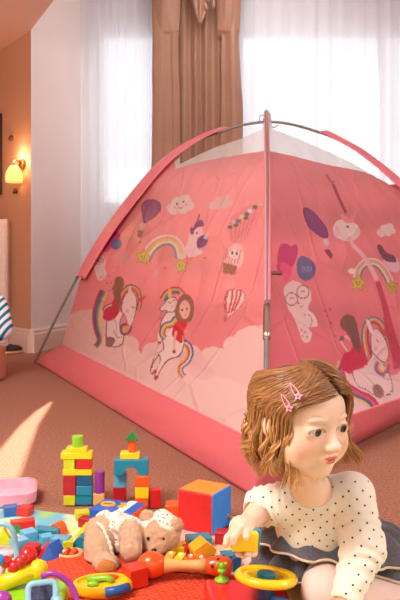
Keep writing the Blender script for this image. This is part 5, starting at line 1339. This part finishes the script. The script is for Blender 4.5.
# skirt: gathered tiers
m_skirt = mat('charcoal_chambray', (92, 88, 96), .9, var=.22, vscale=160, sheen=.2, bump=.2, bscale=400)
m_lace = mat('cream_lace', (226, 204, 176), .8, bump=.3, bscale=600)
wc_ = (pelv+belly)/2; 
def tier(name, cx, cy, top, bot, ztop, zbot, waves, amp, seed, lift=.006):
    b = MB(); hem = []
    NU = 260; NVV = 16
    def fn(u, v):
        a = 2*PI*u; f1 = math.sin(waves*a+2*nz(math.cos(a)*2, math.sin(a)*2, seed)); 
        tx, ty = top; bx_, by_ = bot
        rx = tx+(bx_-tx)*v**.8; ry = ty+(by_-ty)*v**.8
        k = 1+(amp*v*f1)/max(.05, rx)+.05*v*nz(math.cos(a)*3, math.sin(a)*3, seed+v)
        dx = np.interp(v, [0, 1], [0, 0])
        z = ztop+(zbot(a)-ztop)*(v**1.3)+.006*math.sin(PI*v)*(1+f1)
        x_, y_ = cx+rx*k*math.cos(a), cy+ry*k*math.sin(a); return (x_, y_, drape_z(x_, y_, max(ZM+.004, z), lift))
    b.grid(fn, NU, NVV); hem = [fn(i/NU, 1) for i in range(NU)]
    o = b.build(name, m_skirt, smooth=True, solid=.0018, fixn=True); ch(o)
    b = MB(); b.tube([(x, y, z-.001) for x, y, z in hem], .0026, 6, True); t = b.build('lace_trim', m_lace, smooth=True); t.parent = o
    return o
leg_bvh = BVHTree.FromPolygons([Vector(v) for v in TV], [tuple(q) for q in TQ])
def drape_z(x, y, z, lift):
    h_ = leg_bvh.ray_cast(Vector((x, y, .4)), Vector((0, 0, -1)))
    z = max(z, h_[0].z+lift) if h_[0] is not None else z
    return max(z, .062) if (x < .2 and y < 1.42) else z
tier('skirt_tier', wc_.x+.004, wc_.y-.008, (.094, .070), (.168, .135), .150, lambda a: .118-.026*math.cos(a)*(math.cos(a) > 0)-.03*math.sin(a)*(math.sin(a) > 0)+.012*(math.cos(a) < 0)*abs(math.cos(a)), 15, .008, 3.0, lift=.010)
tier('skirt_tier', wc_.x+.012, wc_.y+.012, (.10, .08), (.182, .140), .12, lambda a: .045-.01*math.sin(a)+.02*(math.sin(a) < 0), 17, .010, 8.0, lift=.005)
# held block: yellow face with a teal one behind it
yb_ = Matrix.Rotation(R(7), 4, 'Y') @ Matrix.Rotation(R(-6), 4, 'Z')
b = MB(); b.box(-.0235, .0235, -.009, .009, -.0165, .0165); o = b.build('held_block', BM['yellow'], bevel=.0015, loc=hb); o.rotation_euler = (0, R(5), R(10)); tag(o, 'bright yellow block held in the child’s hand'.replace('’', "'"), 'toy block')
b = MB(); b.box(-.0235, .0235, -.010, .010, -.0165, .0165); o = b.build('held_block', BM['teal'], bevel=.0015, loc=hb+Vector((.0055, .0198, -.001))); o.rotation_euler = (0, R(5), R(10)); tag(o, "teal block behind the yellow one in the child's hand", 'toy block')

# ---- hair
hairc = [(150, 96, 54), (172, 114, 66), (196, 138, 84), (214, 158, 100), (128, 80, 46)]
def hair_r(az, el):         # radius of the hair surface from the skull centre, in head space
    return 1.0
sk = np.array((0, .016, .018)); skr = np.array((.0745, .0915, .0738))
fh = Field(tuple(hcn-.17), tuple(hcn+.17), .003)
def hhe(c, r, k=.012, op='add'): fh.ell(HW(c), [x*HS for x in r], Rh, k, op)
hhe((0, .019, .015), (.0715, .086, .069), .008); hhe((0, .040, -.02), (.068, .060, .066), .012)
for sx_ in (-1, 1): hhe((sx_*.054, .012, -.022), (.019, .040, .054), .010)
hhe((-.012, -.108, -.018), (.075, .075, .066), .012, 'cut'); hhe((.012, -.118, .0), (.055, .075, .074), .012, 'cut')
HVv, HQ = fh.mesh(); m_cap = attr_mat('hair_base', .6, spec=.3, bump=.6, bscale=250, bdist=.002)
hcol = np.tile(lin((104, 66, 38)), (len(HVv), 1))
hair = ch(npmesh('hair', HVv, HQ, m_cap, None, hcol))
m_hair = attr_mat('hair_strands', .38, spec=.5)
hv, hf, hcl = [], [], []
def strand(pts, r0, colr):
    o0 = len(hv); N = len(pts); M_ = 5; up = None
    P_ = [Vector(HW(p)) for p in pts]
    for i in range(N):
        t = (P_[min(N-1, i+1)]-P_[max(0, i-1)]).normalized()
        if up is None: up = t.orthogonal().normalized()
        up = (up-t*up.dot(t)).normalized(); bn = t.cross(up); rr_ = r0*(1-.75*(i/(N-1))**3)*(.6+.4*min(1, i/3))
        for k in range(M_):
            a = 2*PI*k/M_; hv.append(tuple(P_[i]+(up*math.cos(a)+bn*math.sin(a))*rr_)); hcl.append(colr[0]+(colr[1]-colr[0])*min(1, (i/(N-1))**1.4*1.15))
    for i in range(N-1):
        for k in range(M_): hf.append((o0+i*M_+k, o0+i*M_+(k+1) % M_, o0+(i+1)*M_+(k+1) % M_, o0+(i+1)*M_+k))
hr = random.Random(11)
def surf(az, el, off):   # az 0 = front (-y), positive to +x ; el from the crown down
    d = np.array((math.sin(el)*math.sin(az), -math.sin(el)*math.cos(az), math.cos(el)))
    return sk+d*(skr+off)
roots = [np.array(lin(c)) for c in [(128, 84, 50), (146, 98, 58), (162, 110, 68), (112, 72, 42), (174, 122, 76)]]
ends = [np.array(lin(c)) for c in [(200, 142, 84), (220, 164, 102), (184, 124, 68), (232, 184, 120), (164, 108, 60)]]
NCL = 74; clumps = {}
def clump(side, k):
    if (side, k) not in clumps: clumps[(side, k)] = (hr.uniform(0, 2*PI), hr.uniform(.6, 1.5), hr.uniform(-.022, .024), hr.random() < (.3 if side < 0 else .2), hr.uniform(.009, .019), hr.choice([-1, 1]))
    return clumps[(side, k)]
NS = 3000
for s_i in range(NS):
    q_ = hr.random()
    azf = hr.uniform(R(60), R(300)) if q_ < .5 else (hr.uniform(R(56), R(112)) if q_ < .78 else hr.uniform(R(258), R(309)))
    azf = ((azf+PI) % (2*PI))-PI
    side = 1 if azf > 0 else -1
    kc = int(azf/(2*PI)*NCL); cc_az = (kc+.5*side)*2*PI/NCL
    ph0, turns, dL, flip, cr, cs = clump(side, kc)
    f = hr.random()
    part_az, part_el = R(19), R(64)*(1-f)
    if abs(azf) > R(120): f = 1-.3*hr.random(); part_el = R(50)*(1-f)
    elif f < .25 and abs(azf) > R(95): f = .25
    az0 = part_az+side*R(5)+side*hr.uniform(0, R(12)); off0 = hr.uniform(.000, .0065)
    pts = []; n1 = 13; elend = R(98)+R(6)*hr.uniform(-1, 1)
    for i in range(n1):
        t = i/(n1-1); az_ = azf+(cc_az-azf)*.55*t
        e_ = part_el+(elend-part_el)*(t**(1.0+.2*(1-f))); a_ = az0+(az_-az0)*(1-(1-t)**(1.5+1.3*(1-f)))
        wob = .0012*math.sin(9*t+s_i)
        pts.append(surf(a_, max(R(2), e_), off0+.004*math.sin(PI*t)+wob+(.013*t**.7*max(0, math.sin(azf)) if side > 0 else 0)))
    p = pts[-1].copy(); out_ = np.array((math.sin(azf), -math.cos(azf), 0)); tang = np.array((math.cos(azf), math.sin(azf), 0))
    if side > 0: dL = dL+.012; cr = cr*1.25
    back = max(0, -math.cos(azf)); Ln = .078+.022*back+dL+hr.uniform(-.008, .008)+(.012 if side < 0 else .014)
    n2 = 18; ph1 = ph0+hr.uniform(-.35, .35); sprd = hr.uniform(.6, 1.2)
    for i in range(1, n2+1):
        t = i/n2; w_ = t*t
        q = p+np.array((0, 0, -1))*Ln*(t if not flip else t-.22*w_*t)+out_*(.003*math.sin(PI*t)-.012*t*(not flip)+(.020*w_*t if flip else 0))+(surf(cc_az, R(100), 0)-p)*np.array((1, 1, 0))*.35*w_
        q = q+((tang*math.cos(ph1+cs*turns*2*PI*t)+out_*math.sin(ph1+cs*turns*2*PI*t))-(tang*math.cos(ph1)+out_*math.sin(ph1)))*cr*w_*sprd
        if flip: q = q+np.array((0, 0, 1))*.012*max(0, t-.6)*2.5
        pts.append(q)
    ci = hr.choice([0, 0, 1, 1, 1, 2, 2, 3, 4]); strand(pts, hr.uniform(.0008, .0015), (roots[ci], ends[hr.choice([0, 0, 1, 1, 2, 3, 4])]))
for k in range(36):
    azf = hr.uniform(R(-150), R(-50)) if k % 2 else hr.uniform(R(55), R(110)); out_ = np.array((math.sin(azf), -math.cos(azf), 0)); tang = np.array((math.cos(azf), math.sin(azf), 0))
    L0 = hr.uniform(.04, .085); rr0 = hr.uniform(.007, .013); ph0 = hr.uniform(0, 6.28)
    for m_ in range(5):
        p = surf(azf+hr.uniform(-.04, .04), R(97), .001); pts = []
        for i in range(26):
            t = i/25; pts.append(p+np.array((0, 0, -1))*L0*t+out_*(.008*t+rr0*t*math.sin(ph0+8*t+m_*.1))+tang*(rr0*t*math.cos(ph0+8*t+m_*.1)))
        strand(pts, .0011, (ends[0], ends[hr.choice([1, 3])]))
so = npmesh('hair_strands', np.array(hv), np.array(hf), m_hair, None, np.array(hcl)); ch(so)
# star clips
m_clip = mat('pink_clip', (240, 160, 176), .3, coat=.3)
hb_bvh = BVHTree.FromPolygons([Vector(v) for v in hv], [tuple(f) for f in hf])
def clip(px0, py0, px1, py1, lab):
    a = Vector((0, 0, H)); 
    def hit(x, y):
        d = P(x, y, 1.0)-a; h = hb_bvh.ray_cast(a, d.normalized())
        return (h[0] if h[0] is not None else P(x, y, 1.22)), d.normalized()
    A, d = hit(px0, py0); B, _ = hit(px1, py1); A = A-d*.004; B = B-d*.004
    ax = (B-A).normalized(); nn = -d; sd = ax.cross(nn).normalized(); Lc = (B-A).length
    r_ = empty('hair_clip', (A.x, A.y, A.z), 0, lab, 'hair clip', 'pink star hair clips')
    b = MB(); pts = []
    for k in range(28):
        t = 2*PI*k/28; x = Lc/2-Lc/2*math.cos(t); w = .0052*math.sin(t)*(x/Lc)**.6; pts.append(ax*x+sd*w)
    b.tube(pts, .0011, 6, True); b.build('clasp', m_clip, r_, smooth=True)
    b = MB(); pl_ = [(.0088*(1 if k % 2 == 0 else .5)*math.sin(PI*k/5), .0088*(1 if k % 2 == 0 else .5)*math.cos(PI*k/5)) for k in range(10)]
    vs = []
    for h0 in (.0, .0018): vs += [ax*Lc+sd*x+ax*y+nn*h0 for x, y in pl_]
    b.add(vs, [tuple(range(10)), tuple(range(19, 9, -1))]+[(i, (i+1) % 10, (i+1) % 10+10, i+10) for i in range(10)])
    b.build('star', m_clip, r_, bevel=.0004)
    b = MB(); b.M = Matrix.Translation(ax*Lc+nn*.002); b.ell((0, 0, 0), (.0026, .0026, .0026)); b.build('star_centre', mat('rose_bead', (206, 110, 134), .25), r_, smooth=True)
clip(281, 394, 289, 408, 'pink star hair clip lower down on the hair, nearer the ear')
clip(290, 383, 298, 396, 'pink star hair clip higher up on the hair, nearer the forehead')
# ================= teddy bear lying on the blanket =================
tr = P(130, 560, 1.60); tr.z = 0
teddy = empty('teddy_bear', tr, 0, 'light brown teddy bear in a floral dress lying on the floor', 'teddy bear')
tinv = Matrix.Translation((-tr.x, -tr.y, 0))
def td(o, par=None):
    o.parent = par or teddy; o.matrix_parent_inverse = tinv if par is None else Matrix.Identity(4); return o
g = Field((-.30, 1.40, 0), (-.02, 1.82, .20), .0026)
legA0, legA1, foot = P(100, 532, 1.66), P(99, 556, 1.60), P(106, 566, 1.555)
tor0, tor1 = P(110, 537, 1.68), P(138, 541, 1.66)
hd = P(159, 541, 1.64); hd.z = max(hd.z, .052)
g.chain([legA0, legA1], [.036, .034], .015); g.ell(foot, (.030, .030, .026), None, .015)
g.chain([tor0, tor1], [.046, .042], .02)
g.chain([P(112, 538, 1.74), P(96, 545, 1.78)], [.034, .030], .015)
armA, armB = P(130, 531, 1.61), P(131, 551, 1.565); g.chain([armA, armB], [.026, .024], .010)
g.ell(hd, (.050, .046, .044), None, .012); g.ell(hd+Vector((-.006, -.036, -.018)), (.022, .018, .018), None, .01)
ear1, ear2 = hd+Vector((.040, -.012, .026)), hd+Vector((-.028, .0, .040))
for e_ in (ear1, ear2): g.ell(e_, (.017, .011, .018), None, .005)
g.F = np.maximum(g.F, (ZR+.0045)-g.ax[2][None, None, :])
BV, BQ = g.mesh(); bn = vnormals(BV, BQ); BV = BV+bn*np.array([.0022*nz(x*90, y*90, z*90) for x, y, z in BV])[:, None]
fur = mat('teddy_plush', (240, 188, 144), .9, var=.12, vscale=90, bump=.8, bscale=500, sheen=.5)
td(npmesh('body', BV, BQ, fur))
fv, ff = [], []; fr_ = random.Random(5)
for k in range(5500):
    i = fr_.randrange(len(BV)); p = Vector(BV[i]); n = Vector(bn[i]); 
    if p.z < ZR+.006: continue
    t = n.orthogonal().normalized(); t = Matrix.Rotation(fr_.uniform(0, 6.28), 3, n) @ t; o0 = len(fv)
    tip = p+n*fr_.uniform(.002, .0045)+t*fr_.uniform(0, .0035); s_ = n.cross(t)*.0006
    fv += [tuple(p+s_), tuple(p-s_), tuple(p+t*.0008), tuple(tip)]; ff += [(o0, o0+1, o0+3), (o0+1, o0+2, o0+3), (o0+2, o0, o0+3)]
fo = npmesh('fur', fv, ff, fur); td(fo)
# sole of the foot
b = MB(); nf = (Vector((0, 0, H))-foot).normalized(); nf = Vector((.15, -.9, .2)).normalized(); b.M = Matrix.Translation(foot+nf*.0215) @ nf.to_track_quat('Z', 'Y').to_matrix().to_4x4()
b.ell((0, 0, 0), (.022, .017, .011)); td(b.build('paw_pad', mat('paw_suede', (186, 118, 60), .9, var=.1, bump=.3), smooth=True))
m_dark2 = mat('black_bead', (24, 18, 18), .2)
b = MB(); b.ell(hd+Vector((-.008, -.054, -.016)), (.006, .004, .0045)); td(b.build('nose', m_dark2, smooth=True))
for dx in (-.022, .012): b = MB(); b.ell(hd+Vector((dx, -.041, .006)), (.004, .004, .004)); td(b.build('eye', m_dark2, smooth=True))
# dress and bonnet in small floral print
m_flor, nt, pb = new_mat('floral_cotton'); pb.inputs['Roughness'].default_value = .85
tc = nt.nodes.new('ShaderNodeTexCoord'); vo = nt.nodes.new('ShaderNodeTexVoronoi'); vo.inputs['Scale'].default_value = 150
nt.links.new(tc.outputs['Object'], vo.inputs['Vector']); rp_ = nt.nodes.new('ShaderNodeValToRGB'); rp_.color_ramp.interpolation = 'CONSTANT'
e = rp_.color_ramp.elements; e[0].color = (*lin((170, 40, 60)), 1); e[0].position = 0; e[1].position = .34; e[1].color = (*lin((240, 222, 208)), 1); x_ = e.new(.22); x_.color = (*lin((206, 110, 110)), 1)
nt.links.new(vo.outputs['Distance'], rp_.inputs['Fac'])
hs = nt.nodes.new('ShaderNodeSeparateColor'); nt.links.new(vo.outputs['Color'], hs.inputs[0]); mx = nt.nodes.new('ShaderNodeMixRGB'); mx.inputs['Color2'].default_value = (*lin((240, 222, 208)), 1)
gt = nt.nodes.new('ShaderNodeMath'); gt.operation = 'GREATER_THAN'; gt.inputs[1].default_value = .62; nt.links.new(hs.outputs[0], gt.inputs[0]); nt.links.new(gt.outputs[0], mx.inputs['Fac']); nt.links.new(rp_.outputs['Color'], mx.inputs['Color1'])
nt.links.new(mx.outputs[0], pb.inputs['Base Color'])
g = Field((-.30, 1.40, 0), (-.02, 1.82, .20), .0028)
g.chain([tor0.lerp(tor1, -.05), tor1], [.058, .049], .01); g.ell(P(126, 527, 1.64), (.028, .028, .02), None, .015)
g.ell(P(88, 548, 1.64), (.033, .09, .09), None, .002, 'cut'); g.ell(hd+Vector((.014, 0, 0)), (.050, .05, .05), None, .002, 'cut')
g.F = np.maximum(g.F, (ZR+.0045)-g.ax[2][None, None, :])
DV, DQ = g.mesh(); dn = vnormals(DV, DQ); DV = DV+dn*np.array([.0045*math.sin(110*x+50*z+5*nz(x*30, y*30, z*30)) for x, y, z in DV])[:, None]
dress = td(npmesh('dress', DV, DQ, m_flor))
m_wh = mat('white_cotton_trim', (236, 220, 206), .85)
b = MB(); b.tube(smooth_curve([P(97, 523, 1.62), P(102, 527, 1.598), P(107, 537, 1.583), P(111, 548, 1.572), P(113, 560, 1.57)], 40), [.0035+.0015*math.sin(k*1.3) for k in range(41)], 8); b.build('hem_trim', m_wh, dress, smooth=True)
dress.children[0].matrix_parent_inverse = dress.matrix_basis.inverted()
g = Field((-.20, 1.50, .02), (.0, 1.76, .16), .0028)
g.ell(hd+Vector((.004, .008, .008)), (.053, .046, .044), None, .005); g.ell(hd+Vector((-.004, -.036, -.022)), (.062, .05, .048), None, .003, 'cut')
KV, KQ = g.mesh(); kn = vnormals(KV, KQ); KV = KV+kn*np.array([.003*math.sin(120*x+60*z) for x, y, z in KV])[:, None]
td(npmesh('bonnet', KV, KQ, m_flor))
bpy.context.view_layer.update()
